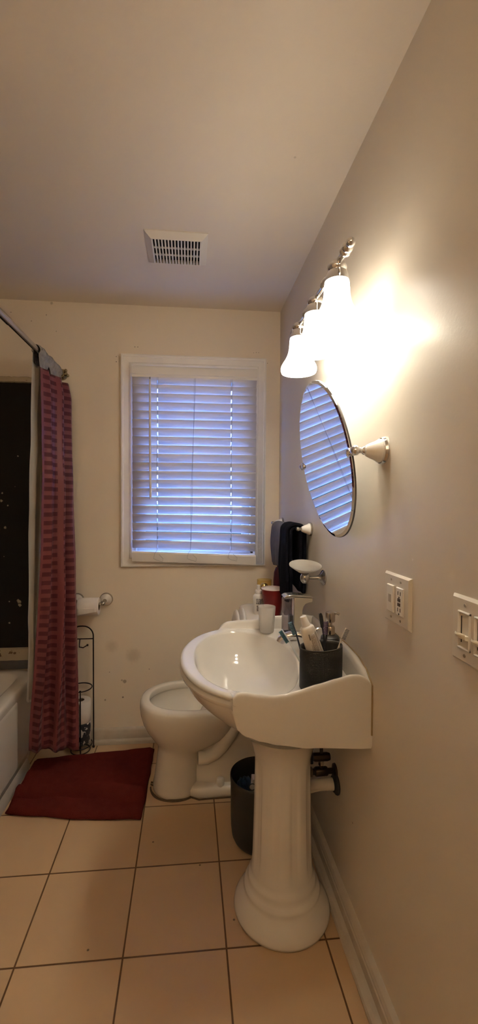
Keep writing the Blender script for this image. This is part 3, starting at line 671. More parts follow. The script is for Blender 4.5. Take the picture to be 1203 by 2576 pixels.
# ------------------------------------------------------------------ toilet
TO = thing('toilet', 'white toilet beside the sink with its seat and lid raised', 'toilet', (.12, 2.048, 0))
TY = 2.048
def sup(xl, xr, hw, z, n=64, ex=2.25, y=TY):
    cx, a = (xl + xr) / 2, (xr - xl) / 2; out = []
    for k in range(n):
        t_ = 2 * pi * k / n; c_, s_ = cos(t_), sin(t_); e_ = 2 / ex
        out.append((cx + a * abs(c_) ** e_ * (1 if c_ > 0 else -1), y + hw * abs(s_) ** e_ * (1 if s_ > 0 else -1), z))
    return out
bw = MB(); R = []
for xl, xr, hw, z in [(-.158, .050, .116, 0), (-.165, .054, .120, .006), (-.166, .054, .120, .020), (-.160, .052, .116, .05), (-.153, .052, .112, .10), (-.147, .054, .110, .15), (-.143, .058, .110, .185), (-.143, .075, .112, .203), (-.147, .115, .120, .217), (-.158, .150, .131, .234), (-.176, .190, .147, .258), (-.196, .222, .164, .288), (-.212, .246, .178, .320), (-.223, .265, .188, .358), (-.227, .274, .192, .388), (-.226, .275, .192, .412), (-.222, .272, .188, .425), (-.213, .264, .180, .430), (-.19, .245, .160, .430), (-.1835, .238, .1525, .4285), (-.1815, .236, .1505, .424), (-.1805, .234, .1495, .403), (-.1835, .236, .152, .399), (-.188, .238, .156, .392), (-.172, .20, .142, .35), (-.145, .16, .12, .30), (-.10, .11, .085, .255), (-.05, .06, .05, .235)]:
    R.append(sup(xl, xr, hw, z))
bw.loft(R, True, True)
# foot flange and trapway behind the column
R = []
for xl, xr, hw, z in [(-.02, .455, .113, 0), (-.02, .460, .116, .006), (-.02, .458, .114, .030), (-.01, .448, .104, .043), (.0, .44, .09, .048)]: R.append(sup(xl, xr, hw, z, ex=5))
bw.loft(R, True, True)
R = []
for xl, xr, hw, z in [(.0, .44, .080, .03), (.0, .43, .078, .09), (.01, .42, .078, .15), (.02, .42, .085, .21), (.03, .43, .10, .28), (.06, .45, .115, .34), (.10, .47, .13, .40), (.12, .475, .135, .428)]: R.append(sup(xl, xr, hw, z, ex=3.2))
bw.loft(R, True, True)
# trapway ridge curling up the side
bw.tube([(.045, TY - .085, .172), (.085, TY - .082, .170), (.125, TY - .082, .190), (.16, TY - .088, .230), (.19, TY - .098, .285), (.22, TY - .105, .34), (.27, TY - .108, .38)], [.030, .030, .030, .032, .034, .034, .03], 16)
BO = bw.build('bowl', PORC_OLD, TO, sharp=60)
MB().loft([sup(-.135, .15, .108, .278), sup(-.135, .15, .108, .280)]).build('water', mat('toilet_water', (.50, .48, .42), .03, spec=.6), BO)
MB().lathe([(.001, 0), (.017, 0), (.0185, .006), (.0175, .030), (.013, .036), (.001, .037)], (.150, TY - .088, .040), n=24).build('bolt_cap', WHITEPL, TO)
tk = MB(); R = []
for z, g_ in ((.428, .03), (.436, .016), (.50, .010), (.70, .002), (.782, 0)): R.append(tub_ring(.282 + g_, 1.838 + g_, .500, 2.258 - g_, .03, z, 6))
tk.loft(R).build('tank', PORC_OLD, TO, sharp=50)
tl_ = MB(); R = []
for z, g_, r_ in ((.780, .006, .05), (.782, 0, .055), (.800, -.002, .055), (.809, .001, .055), (.8135, .008, .05), (.815, .018, .045)): R.append(tub_ring(.266 + g_, 1.824 + g_, .510 - g_ * .3, 2.272 - g_, r_, z, 8))
tl_.loft(R).build('tank_lid', PORC_OLD, TO, sharp=50)
SEATM = mat('seat_plastic', (.76, .73, .68), .25)
def upright(x, lean, ring, z0=.452, z1=.846, hw=.186, th=.014):
    """seat or lid standing on its hinge against the tank"""
    zc = (z0 + z1) / 2; hh = (z1 - z0) / 2; n = 64
    def pt(f, dx): 
        out = []
        for k in range(n):
            a = 2 * pi * k / n; yy = TY + (hw - f) * cos(a); zz = zc + (hh - f) * sin(a)
            if sin(a) < 0: yy = TY + (hw - f) * (abs(cos(a)) ** .6) * (1 if cos(a) > 0 else -1)
            out.append((x + lean * (zz - z0) + dx, yy, zz))
        return out
    m = MB()
    if ring: m.loft([pt(.055, 0), pt(.052, th), pt(.004, th * .8), pt(0, th / 2), pt(.004, 0), pt(.055, 0)], False, False)
    else: m.loft([pt(.006, 0), pt(0, th * .35), pt(0, th * .65), pt(.006, th)], True, True)
    return m
upright(.236, .045, False).build('seat_lid', SEATM, TO, sharp=60)
upright(.206, .060, True, z1=.832).build('seat', SEATM, TO, sharp=60)
for yy in (-.07, .07): MB().tube([(.215, TY + yy - .02, .447), (.215, TY + yy + .02, .447)], .016, 14).build('seat_hinge', SEATM, TO)
# grime on the floor round the toilet foot
gm = MB(); base = sup(-.176, .062, .127, 0)
pts = [(x, y, .002) for x, y, z in sup(-.178, .060, .124, 0) if y < TY + .02 and x < .05]
pts = sorted(pts, key=lambda p: math.atan2(p[1] - TY, p[0] + .05))
gm.tube(pts + [(.05, TY - .125, .002), (.10, TY - .122, .002), (.16, TY - .121, .002), (.25, TY - .120, .002)], [.005 + .006 * abs(noise.noise((k * .9, 2, 1))) for k in range(len(pts) + 4)], 8, flat=.30)

tag(gm.build('grime_ring', mat('floor_grime', (.10, .07, .04), .95, var=(70, .5))), 'dark crumbling sealant grime on the tiles around the toilet foot', 'grime')

# ------------------------------------------------------------------ things on the tank lid
LZt = .815
SB = thing('spray_bottle', 'white pump spray bottle with printed label standing on the toilet tank', 'bottle', (.338, 2.05, LZt))
MB().lathe([(.001, 0), (.022, 0), (.0235, .004), (.0235, .030), (.0255, .060), (.0270, .078), (.0255, .088), (.018, .096), (.0135, .099), (.001, .099)], (.338, 2.05, LZt), n=32).build('bottle_body', mat('bottle_white', (.70, .67, .63), .3), SB)
MB().lathe([(.001, .098), (.0155, .098), (.0160, .100), (.0160, .113), (.0145, .116), (.001, .116)], (.338, 2.05, LZt), n=28).build('collar', WHITEPL, SB)
MB().lathe([(.001, .115), (.0098, .115), (.0098, .120), (.0088, .121), (.0088, .138), (.007, .140), (.001, .140)], (.338, 2.05, LZt), n=24).build('nozzle', WHITEPL, SB)
LBL = splatter('bottle_label', (.40, .37, .35), (.14, .13, .13), 150, .52)
def patch(c, r0, a0, a1, z0, z1, hexa=False, n=12):
    def fn(u, v):
        a = lerp(a0, a1, u); return (c[0] + r0(v) * cos(a), c[1] + r0(v) * sin(a), lerp(z0, z1, v))
    return MB().grid(fn, n, 6)
patch((.338, 2.05), lambda v: .0262 + .0008 * v, -2.15, -1.0, LZt + .052, LZt + .078).build('label', LBL, SB, solid=.0004)
patch((.338, 2.05), lambda v: .0243 + .0010 * v, -2.05, -1.1, LZt + .018, LZt + .046).build('label', LBL, SB, solid=.0004)
RC = thing('red_cup', 'red plastic party cup with white lip on the toilet tank', 'cup', (.398, 2.0, LZt))
REDP = mat('red_plastic', (.23, .012, .014), .28)
MB().lathe([(.001, 0), (.037, 0), (.038, .003), (.040, .028), (.0415, .030), (.0445, .066), (.046, .068), (.0485, .102), (.050, .104), (.0515, .132), (.0505, .132), (.047, .10), (.038, .006), (.001, .004)], (.398, 2.0, LZt), n=48).build('cup_body', REDP, RC, sharp=40)
MB().tube(arc((.398, 2.0, LZt + .1325), .0525, 0, 2 * pi * 47 / 48, 47, 'xy'), .0026, 10, closed=True).build('rolled_lip', mat('cup_lip', (.80, .66, .64), .3), RC)
MB().lathe([(.0495, .131), (.0455, .10), (.037, .03), (.034, .007), (.001, .006)], (.398, 2.0, LZt), n=40, cap=False).build('white_lining', mat('cup_white', (.75, .68, .66), .4), RC, solid=.0006)
CJ = thing('candle_jar', 'amber glass candle jar at the back of the toilet tank', 'candle', (.394, 2.205, LZt))
MB().lathe([(.001, 0), (.036, 0), (.038, .003), (.038, .138), (.0365, .138), (.0365, .008), (.001, .008)], (.394, 2.205, LZt), n=40).build('jar', mat('amber_glass', (.95, .80, .42), .08, trans=.9, ior=1.2), CJ, sharp=40)
MB().lathe([(.001, .009), (.036, .009), (.036, .072), (.001, .070)], (.394, 2.205, LZt), n=36).build('wax', mat('candle_wax', (.62, .48, .26), .5), CJ)
MB().tube([(.394, 2.205, LZt + .07), (.396, 2.205, LZt + .084)], .0013, 6).build('wick', BLACK, CJ)
GB = thing('dome_cap_bottle', 'small bottle with shiny gold domed cap between spray bottle and candle jar', 'bottle', (.375, 2.105, LZt))
MB().lathe([(.001, 0), (.019, 0), (.020, .003), (.020, .106), (.014, .114), (.001, .114)], (.375, 2.105, LZt), n=28).build('bottle_body', mat('brown_glass', (.20, .12, .05), .2), GB)
MB().lathe([(.001, .113), (.0195, .113), (.0200, .116), (.0195, .124), (.017, .132), (.010, .138), (.001, .140)], (.375, 2.105, LZt), n=28).build('cap', mat('gold_cap', (.62, .47, .20), .25, 1.0), GB)
PB = thing('shampoo_bottle', 'tall plum coloured bottle standing half behind the black towel', 'bottle', (.472, 2.185, LZt))
PLUM = mat('plum_plastic', (.10, .012, .035), .3)
MB().lathe([(.001, 0), (.030, 0), (.032, .004), (.032, .140), (.029, .180), (.020, .204), (.012, .208), (.001, .208)], (.470, 2.185, LZt), n=32, sx=1, sy=.8).build('bottle_body', PLUM, PB)
MB().lathe([(.001, .207), (.013, .207), (.013, .226), (.011, .229), (.001, .229)], (.470, 2.185, LZt), n=24).build('cap', mat('plum_cap', (.05, .008, .018), .3), PB)

# ------------------------------------------------------------------ things on the sink
FC = thing('rinse_cup', 'frosted clear plastic cup on the far corner of the sink', 'cup', (.310, 1.672, .843))
FRO = mat('frosted_plastic', (.88, .85, .81), .42, trans=.55, ior=1.2)
MB().lathe([(.001, 0), (.0265, 0), (.028, .003), (.0345, .099), (.0338, .1005), (.0328, .099), (.0265, .006), (.001, .0045)], (.310, 1.672, .843), n=48).build('cup_body', FRO, FC, sharp=50)
MB().tube([(.302, 1.705, .943), (.303, 1.703, .937), (.308, 1.703, .932), (.314, 1.703, .932), (.319, 1.703, .937), (.320, 1.705, .943)], .0012, 8).build('rim_notch', FRO, FC)

AD = thing('soap_dispenser', 'automatic soap dispenser with clear tank and overhanging silver head on the sink', 'soap dispenser', (.392, 1.575, .843))
SILV = mat('silver_plastic', (.60, .55, .46), .25, .35); sy0, sy1 = 1.553, 1.601; bz = .843
m = MB()
out = [(.392, bz), (.432, bz), (.428, bz + .02), (.4235, bz + .06), (.4215, bz + .09), (.4225, bz + .112), (.4265, bz + .126), (.434, bz + .136), (.447, bz + .1405), (.458, bz + .142), (.460, bz + .146), (.460, bz + .157), (.392, bz + .160)]
m.loft([[(x, y, z) for x, z in out] for y in (sy0, sy1)], True, True).build('dispenser_body', SILV, AD, sharp=30, bevel=.0025)
m = MB(); m.loft([[(x, y, z) for x, z in [(.354, bz + .158), (.392, bz + .163), (.44, bz + .160), (.464, bz + .157), (.464, bz + .1605), (.42, bz + .168), (.385, bz + .171), (.362, bz + .168), (.352, bz + .162)]] for y in (sy0 - .002, sy1 + .002)], True, True).build('top_lid', mat('lid_silver', (.66, .63, .58), .15, .8), AD, sharp=30, bevel=.002)
CLEAR = mat('clear_tank_plastic', (.70, .66, .74), .06, trans=.93, ior=1.12)
MB().box(.352, sy0 + .003, bz + .004, .3915, sy1 - .003, bz + .157).build('tank', CLEAR, AD, bevel=.006, seg=3)
MB().box(.3545, sy0 + .0055, bz + .007, .3895, sy1 - .0055, bz + .030).build('soap', mat('violet_soap', (.22, .17, .26), .1, trans=.4), AD, bevel=.004)
MB().box(.375, sy0 + .010, bz + .030, .3895, sy1 - .010, bz + .092).build('pump_housing', mat('pump_dark', (.05, .05, .055), .35), AD, bevel=.003)
MB().box(.350, sy0 + .002, bz, .392, sy1 - .002, bz + .005).build('base', SILV, AD, bevel=.002)

# toothbrush holder: oval tumbler with woven texture
HC = Vector((.384, 1.206, .8235)); HR = radians(22)
def woven():
    m = mat('black_woven', (.022, .021, .020), .42, spec=.4); nt = m.node_tree; b = nt.nodes['Principled BSDF']; tc = nd(nt, 'ShaderNodeTexCoord')
    sp = nd(nt, 'ShaderNodeSeparateXYZ'); nt.links.new(tc.outputs['UV'], sp.inputs[0])
    def tri(o, s):
        a = nd(nt, 'ShaderNodeMath', operation='MULTIPLY'); a.inputs[1].default_value = s; nt.links.new(o, a.inputs[0])
        p = nd(nt, 'ShaderNodeMath', operation='PINGPONG'); p.inputs[1].default_value = .5; nt.links.new(a.outputs[0], p.inputs[0]); return p.outputs[0]
    mn2 = nd(nt, 'ShaderNodeMath', operation='MINIMUM'); nt.links.new(tri(sp.outputs['X'], 108), mn2.inputs[0]); nt.links.new(tri(sp.outputs['Y'], 27), mn2.inputs[1])
    r = nd(nt, 'ShaderNodeMapRange', interpolation_type='SMOOTHSTEP'); r.inputs['From Min'].default_value = .08; r.inputs['From Max'].default_value = .24; nt.links.new(mn2.outputs[0], r.inputs['Value'])
    bp = nd(nt, 'ShaderNodeBump'); bp.inputs['Distance'].default_value = .003; bp.inputs['Strength'].default_value = 1; nt.links.new(r.outputs[0], bp.inputs['Height']); nt.links.new(bp.outputs[0], b.inputs['Normal'])
    mx = nd(nt, 'ShaderNodeMix', data_type='RGBA'); mx.inputs['A'].default_value = (.005, .005, .005, 1); mx.inputs['B'].default_value = (.050, .047, .042, 1)
    nt.links.new(r.outputs[0], mx.inputs['Factor']); nt.links.new(mx.outputs['Result'], b.inputs['Base Color']); return m
TH = thing('toothbrush_holder', 'black woven-texture tumbler full of brushes on the near side of the sink', 'toothbrush holder', HC)
def oval(rx, ry, z, n=64):
    return [HC + Vector((rx * cos(2 * pi * k / n) * cos(HR) - ry * sin(2 * pi * k / n) * sin(HR), rx * cos(2 * pi * k / n) * sin(HR) + ry * sin(2 * pi * k / n) * cos(HR), z)) for k in range(n)]
hb = MB().loft([oval(.0665, .0475, 0), oval(.068, .049, .003), oval(.068, .049, .113), oval(.067, .048, .115)], True, False).build('tumbler', woven(), TH, sharp=60)
me = hb.data; uvl = me.uv_layers.new(name='UVMap')
for poly in me.polygons:
    us = []
    for li in poly.loop_indices:
        p = me.vertices[me.loops[li].vertex_index].co - HC
        q = Matrix.Rotation(-HR, 3, 'Z') @ p
        us.append((li, (math.atan2(q.y / .049, q.x / .068) / (2 * pi)) % 1.0, q.z / .115))
    mxu = max(u for _, u, _ in us)
    for li, u, v_ in us: uvl.data[li].uv = (u + 1 if mxu - u > .5 else u, v_)
MB().loft([oval(.067, .048, .115), oval(.068, .049, .117), oval(.0678, .0488, .1185), oval(.0655, .0465, .1190), oval(.063, .044, .117), oval(.062, .043, .111), oval(.061, .042, .008), oval(.01, .008, .006)], False, True).build('rim', mat('tumbler_rim', (.035, .033, .031), .35), TH, sharp=60)

def brush(name, label, base, head, hc, bc, twist, bristle_dir, handle_r=.0042, neck=.0026, dark=None):
    """toothbrush from base point (inside tumbler) to head tip"""
    B, H = Vector(base), Vector(head); ax = (H - B).normalized(); L = (H - B).length
    o = thing(name, label, 'toothbrush', B)
    side = ax.cross(Vector(bristle_dir)).normalized(); bd = side.cross(ax).normalized()
    ts = [0, .05, .2, .4, .52, .62, .70, .76, .80]; rs = [handle_r * .7, handle_r, handle_r * 1.15, handle_r, handle_r * .8, neck, neck, neck, neck]
    MB().tube([B + ax * (L * t_) + bd * (.004 * sin(t_ * 4)) for t_ in ts], rs, 12).build('handle', mat(hc[0], hc[1], .3), o)
    hp = B + ax * L * .885 + bd * (.004 * sin(.8 * 4)); hd = MB(); R3 = Matrix((side, bd, ax)).transposed()
    rings = []
    for q, ww in ((-.5, .35), (-.46, .75), (-.3, 1), (.3, 1), (.44, .7), (.5, .3)):
        rings.append([hp + R3 @ Vector((.0055 * ww * cos(2 * pi * k / 20), .0022 * sin(2 * pi * k / 20), q * L * .24)) for k in range(20)])
    hd.loft(rings).build('head', mat(hc[0], hc[1], .3), o)
    br_ = MB()
    for i in range(9):
        for k in (-1, 0, 1):
            c_ = hp + ax * (L * .20 * (i / 8 - .5)) + side * (k * .0034)
            br_.tube([c_ + bd * .001, c_ + bd * (.0105 + .001 * ((i + k) % 2))], [.0013, .0015], 6)
    br_.build('bristles', mat(bc[0], bc[1], .7), o)
    return o
def hp3(x, y, dz): return (x, y, HC.z + dz)
brush('toothbrush', 'white toothbrush with teal-blue bristles leaning out over the basin', hp3(.362, 1.195, .02), hp3(.268, 1.208, .166), ('brush_pale_blue', (.55, .62, .66)), ('bristle_teal', (.05, .14, .18)), 0, (.3, -.1, -1))
brush('toothbrush', 'navy toothbrush with pale blue bristles leaning left, behind the white one', hp3(.362, 1.218, .02), hp3(.300, 1.222, .186), ('brush_navy', (.02, .03, .055)), ('bristle_blue', (.14, .24, .32)), 0, (-1, 0, .1))
brush('toothbrush', 'black toothbrush standing upright with its back to the viewer', hp3(.412, 1.210, .02), hp3(.388, 1.228, .206), ('brush_black', (.02, .022, .026)), ('bristle_grey', (.10, .11, .12)), 0, (.1, 1, .1))
brush('toothbrush', 'dark handled toothbrush with violet bristles in front of the chrome pump', hp3(.392, 1.198, .02), hp3(.407, 1.222, .183), ('brush_dark', (.014, .014, .018)), ('bristle_violet', (.14, .09, .17)), 0, (-1, -.25, .1), handle_r=.0036)
brush('toothbrush', 'ivory toothbrush leaning right with grey and white bristles', hp3(.400, 1.212, .03), hp3(.466, 1.228, .160), ('brush_ivory', (.62, .56, .47)), ('bristle_ash', (.17, .15, .14)), 0, (.6, -.5, -.6))

# toothpaste tube
TP = thing('toothpaste_tube', 'white toothpaste tube standing cap up in the black tumbler', 'toothpaste', hp3(.384, 1.208, .02))
tb0, tb1 = Vector(hp3(.396, 1.198, .012)), Vector(hp3(.338, 1.204, .178)); ax = (tb1 - tb0).normalized(); sd_ = Vector((1, .25, 0)); sd_ = (sd_ - ax * sd_.dot(ax)).normalized(); fd = sd_.cross(ax).normalized()
def tring(c_, a, b_, n=36): return [c_ + sd_ * (a * cos(2 * pi * k / n)) + fd * (b_ * sin(2 * pi * k / n)) for k in range(n)]
Lt = (tb1 - tb0).length
R = [tring(tb0 + ax * (Lt * f), a, b_) for f, a, b_ in ((0, .0285, .0015), (.06, .0285, .0035), (.3, .0270, .009), (.6, .0250, .014), (.9, .0225, .0175), (.965, .0210, .0180), (.99, .0175, .0155), (1.0, .011, .0105), (1.0, .008, .008))]
def paste_mat():
    m = mat('toothpaste_print', (.62, .58, .53), .3); nt = m.node_tree; b = nt.nodes['Principled BSDF']; tc = nd(nt, 'ShaderNodeTexCoord')
    n_ = nd(nt, 'ShaderNodeTexNoise'); n_.inputs['Scale'].default_value = 620; n_.inputs['Detail'].default_value = 2; nt.links.new(tc.outputs['Object'], n_.inputs['Vector'])
    mx = nd(nt, 'ShaderNodeMix', data_type='RGBA'); mx.inputs['A'].default_value = (.30, .25, .21, 1); mx.inputs['B'].default_value = (.52, .47, .42, 1)
    r = nd(nt, 'ShaderNodeMapRange'); r.inputs['From Min'].default_value = .46; r.inputs['From Max'].default_value = .56; nt.links.new(n_.outputs['Fac'], r.inputs['Value'])
    nt.links.new(r.outputs[0], mx.inputs['Factor']); nt.links.new(mx.outputs['Result'], b.inputs['Base Color']); return m
MB().loft(R, True, True).build('tube', mat('tube_white', (.68, .64, .59), .28), TP, sharp=60)
def ltab(tab, x):
    for (x0, y0), (x1, y1) in zip(tab, tab[1:]):
        if x <= x1: return y0 + (y1 - y0) * (x - x0) / (x1 - x0)
    return tab[-1][1]
def band(u0, u1, f0, f1, m, nm):
    def fn(u, v):
        f = lerp(f0, f1, v); a = ltab([(0, .0287), (.06, .0287), (.3, .0272), (.6, .0252), (.9, .0227)], f); b_ = ltab([(0, .0018), (.06, .0038), (.3, .0093), (.6, .0143), (.9, .0178)], f)
        q = lerp(u0, u1, u); ang = math.acos(max(-1, min(1, q)))
        return tb0 + ax * (Lt * f) + sd_ * (a * q) + fd * (-(b_ + .0004) * sin(ang) if FLIP else (b_ + .0003) * sin(ang))
    return MB().grid(fn, 8, 16).build(nm, m, TP, solid=.0002)
FLIP = fd.y > 0
PM = paste_mat(); PD = mat('print_dark', (.10, .085, .075), .4)
band(-.28, .40, .10, .87, PM, 'ingredients_panel'); band(.52, .58, .10, .88, PD, 'printed_stripe'); band(.68, .73, .10, .88, PD, 'printed_stripe'); band(-.40, -.36, .10, .70, PD, 'printed_stripe')
band(-.44, -.32, .78, .88, PD, 'logo_mark')
cp_ = MB(); R = [tring(tb1 + ax * h, r_, r_) for h, r_ in ((0, .0125), (.002, .0128), (.004, .0120), (.026, .0098), (.028, .009))]
cp_.loft(R).build('cap', WHITEPL, TP, sharp=40)

# pump bottle behind the tumbler
PU = thing('pump_bottle', 'black soap bottle with chrome pump behind the toothbrush tumbler', 'soap bottle', (.446, 1.312, .838))
MB().lathe([(.001, 0), (.0285, 0), (.030, .003), (.030, .088), (.0285, .095), (.024, .099), (.015, .101), (.001, .101)], (.446, 1.312, .838), n=36).build('bottle_body', mat('soap_black', (.05, .047, .045), .4), PU)
p = MB(); p.lathe([(.001, .100), (.014, .100), (.015, .103), (.015, .124), (.013, .129), (.007, .131), (.0065, .140), (.0145, .143), (.0155, .147), (.0155, .168), (.0145, .172), (.001, .174)], (.446, 1.312, .838), n=28)
p.tube([(.450, 1.312, .838 + .168), (.466, 1.309, .838 + .170), (.474, 1.308, .838 + .166)], [.0045, .0042, .0038], 10)
p.build('pump', mat('pump_chrome', (.55, .50, .44), .18, 1.0), PU, sharp=45)

# ------------------------------------------------------------------ waste bin
WB = thing('waste_bin', 'dark grey ribbed waste bin between the toilet and the sink pedestal', 'bin', (.287, 1.678, 0))
BINM = mat('bin_grey', (.030, .029, .024), .5)
N_ = 96; R = []
for r_, z in [(.080, 0), (.092, .004), (.103, .014), (.110, .03), (.1135, .06), (.1150, .10), (.1165, .24)]:
    R.append([(.287 + r_ * (1 + (.007 if k % 2 else 0) * smooth(.01, .04, z)) * cos(2 * pi * k / N_), 1.678 + r_ * (1 + (.007 if k % 2 else 0) * smooth(.01, .04, z)) * sin(2 * pi * k / N_), z) for k in range(N_)])
for r_, z in [(.118, .244), (.119, .262), (.1185, .267), (.116, .269), (.113, .266), (.112, .24), (.108, .05), (.09, .012), (.02, .010)]:
    R.append([(.287 + r_ * cos(2 * pi * k / N_), 1.678 + r_ * sin(2 * pi * k / N_), z) for k in range(N_)])
MB().loft(R, True, True).build('bin_body', BINM, WB, sharp=50)
BLUEW = mat('blue_wrapper_film', (.018, .040, .095), .35, var=(30, .3))
def wrap(u, v):
    return (.200 + .055 * u + .008 * sin(v * 5), 1.650 + .04 * sin(u * 2.6) + .012 * noise.noise((u * 5, v * 5, 1)), .135 + .118 * v + .012 * noise.noise((u * 6, v * 4, 8)))
wo = MB().grid(wrap, 16, 16).build('blue_wrapper', BLUEW, solid=.002); tag(wo, 'crumpled blue wrapper in the waste bin', 'wrapper')
wm = MB()
for k in range(4): wm.box(.205 + .009 * k, 1.625, .165, .2085 + .009 * k, 1.6275, .205)
TB2 = thing('tissue_box', 'white printed carton poking out of the waste bin', 'carton', (.265, 1.655, .02))
MB().obox((.276, 1.652, .152), .032, .018, .120, Matrix.Rotation(.06, 3, 'Y')).build('carton', mat('carton_white', (.50, .45, .42), .6), TB2, bevel=.002)
MB().tube(arc((.250, 1.6322, .246), .0125, 0, 2 * pi * 23 / 24, 23, 'xz'), .0018, 8, closed=True).build('printed_ring', BLACK, TB2)
MB().lathe([(.001, 0), (.0115, 0), (.0115, .001), (.001, .001)], (.250, 1.6330, .246), (0, -1, 0), 24).build('badge', mat('badge_white', (.55, .52, .52), .5), TB2)

# ------------------------------------------------------------------ toilet paper holder, roll
PH = thing('toilet_paper_holder', 'porcelain and chrome toilet paper holder on the back wall', 'paper holder', (-.535, YB, .812))
for x, s in ((-.456, -1), (-.612, 1)):
    p = MB(); c = MB(); rg = MB(); bell(p, c, (x, YB, .812), (0, -1, 0), 1.0, .046, rg)
    c.tube([(x, YB - .05, .812), (x, YB - .066, .810), (x + s * .006, YB - .078, .806)], [.009, .010, .011], 16)
    c.sphere((x + s * .002, YB - .080, .806), .0115)
    c.tube([(x, YB - .078, .803), (x + s * .024, YB - .078, .803)], .007, 14)
    o = p.build('post', MATS['bracket_porcelain'], PH); c.build('arm_end', NICKEL, o); rg.build('flange_ring', NICKEL, o)
MB().tube([(-.612, YB - .078, .803), (-.456, YB - .078, .803)], .0075, 16).build('roller', NICKEL, PH)
def roll(name, label, c0, axis, L, r, ri, group=None, m=None):
    o = thing(name, label, 'toilet roll', c0, group)
    MB().lathe([(ri, 0), (r - .003, 0), (r, .004), (r, L - .004), (r - .003, L), (ri, L), (ri, 0)], c0, axis, 56, cap=False).build('paper', m or PAPER, o, sharp=40)
    MB().lathe([(ri, .001), (ri, L - .001), (ri - .0015, L - .001), (ri - .0015, .001), (ri, .001)], c0, axis, 36, cap=False).build('core', CORE, o)
    return o
tr_ = roll('toilet_roll', 'white toilet roll hanging on the porcelain wall holder', (-.588, YB - .078, .790), (1, 0, 0), .108, .0475, .0215)
MB().grid(lambda u, v: (-.586 + .10 * u, YB - .078 - .0482 + .004 * v, .792 - .040 * v * (1 - .45 * u)), 8, 8).build('loose_sheet', PAPER, tr_, solid=.0008)

# ------------------------------------------------------------------ wire stand with spare rolls
RX, RY = -.580, 2.362
ST = thing('paper_stand', 'dark wire toilet paper stand on the floor between red curtain and toilet', 'paper stand', (RX, RY, 0))
hwid = .0615; yb_ = RY + .03
fr = MB()
fr.tube([(RX + hwid, yb_, .004), (RX + hwid, yb_, .60)] + arc((RX + hwid - .055, yb_, .620), .055, 0, pi / 2, 8)[0:] + arc((RX - hwid + .055, yb_, .620), .055, pi / 2, pi, 8) + [(RX - hwid, yb_, .60), (RX - hwid, yb_, .004)], .0034, 10)
fr.tube([(RX - hwid, yb_, .605), (RX + hwid, yb_, .605)], .003, 10)
fr.build('upright_frame', BLACKWIRE, ST)
hk = MB(); hk.tube([(RX - .01, yb_, .604), (RX - .01, yb_ - .01, .585), (RX - .005, yb_ - .035, .572), (RX + .018, yb_ - .045, .571), (RX + .040, yb_ - .052, .586)], .0029, 10); hk.sphere((RX + .042, yb_ - .053, .587), .0058); hk.build('hanging_arm', BLACKWIRE, ST)
for z, nm in ((.352, 'retaining_ring'), (.045, 'base_ring')):
    MB().tube(arc((RX, RY - .006, z), hwid - .001, 0, 2 * pi * 35 / 36, 35, 'xy'), .0030, 10, closed=True).build(nm, BLACKWIRE, ST)
fp = MB(); fp.tube([(RX + .014, RY - .064, .004), (RX + .014, RY - .065, .352)], .0032, 10); fp.sphere((RX + .014, RY - .067, .355), .0062); fp.sphere((RX + .014, RY - .066, .006), .006); fp.build('front_post', BLACKWIRE, ST)
fp = MB(); fp.sphere((RX + hwid, yb_, .007), .007); fp.sphere((RX - hwid, yb_, .007), .007); fp.tube(arc((RX, RY - .004, .012), .05, 0, 2 * pi * 35 / 36, 35, 'xy'), .003, 8, closed=True); fp.build('foot', BLACKWIRE, ST)
roll('toilet_roll', 'bare white spare toilet roll, upper one in the wire stand', (RX, RY - .004, .172), (0, 0, 1), .112, .0550, .021)
WRAP = splatter('printed_wrapper', (.60, .55, .52), (.03, .03, .035), 26, .52, .5)
roll('toilet_roll', 'spare toilet roll in black-and-white printed wrapping, lower one in the wire stand', (RX, RY - .004, .056), (0, 0, 1), .112, .0540, .021, m=WRAP)

# ------------------------------------------------------------------ curtain rod, curtain, liner
ROD = thing('curtain_rod', 'metal shower curtain rod running toward the back wall above the tub', 'curtain rod', (-.69, YB, 2.045))
c = MB(); c.tube([(-.69, .91, 2.045), (-.69, 1.735, 2.045)], .0148, 20); c.tube([(-.69, 1.73, 2.045), (-.69, YB - .01, 2.045)], .0128, 20); c.build('pole', NICKEL, ROD, sharp=60)
c = MB(); c.lathe([(.001, 0), (.030, 0), (.031, .006), (.027, .014), (.019, .020), (.017, .034), (.001, .034)], (-.69, YB, 2.045), (0, -1, 0), 28); c.sphere((-.664, YB - .026, 2.062), .009); c.sphere((-.655, YB - .024, 2.036), .009)
c.build('wall_flange', mat('aged_brass', (.42, .36, .22), .22, 1.0), ROD)

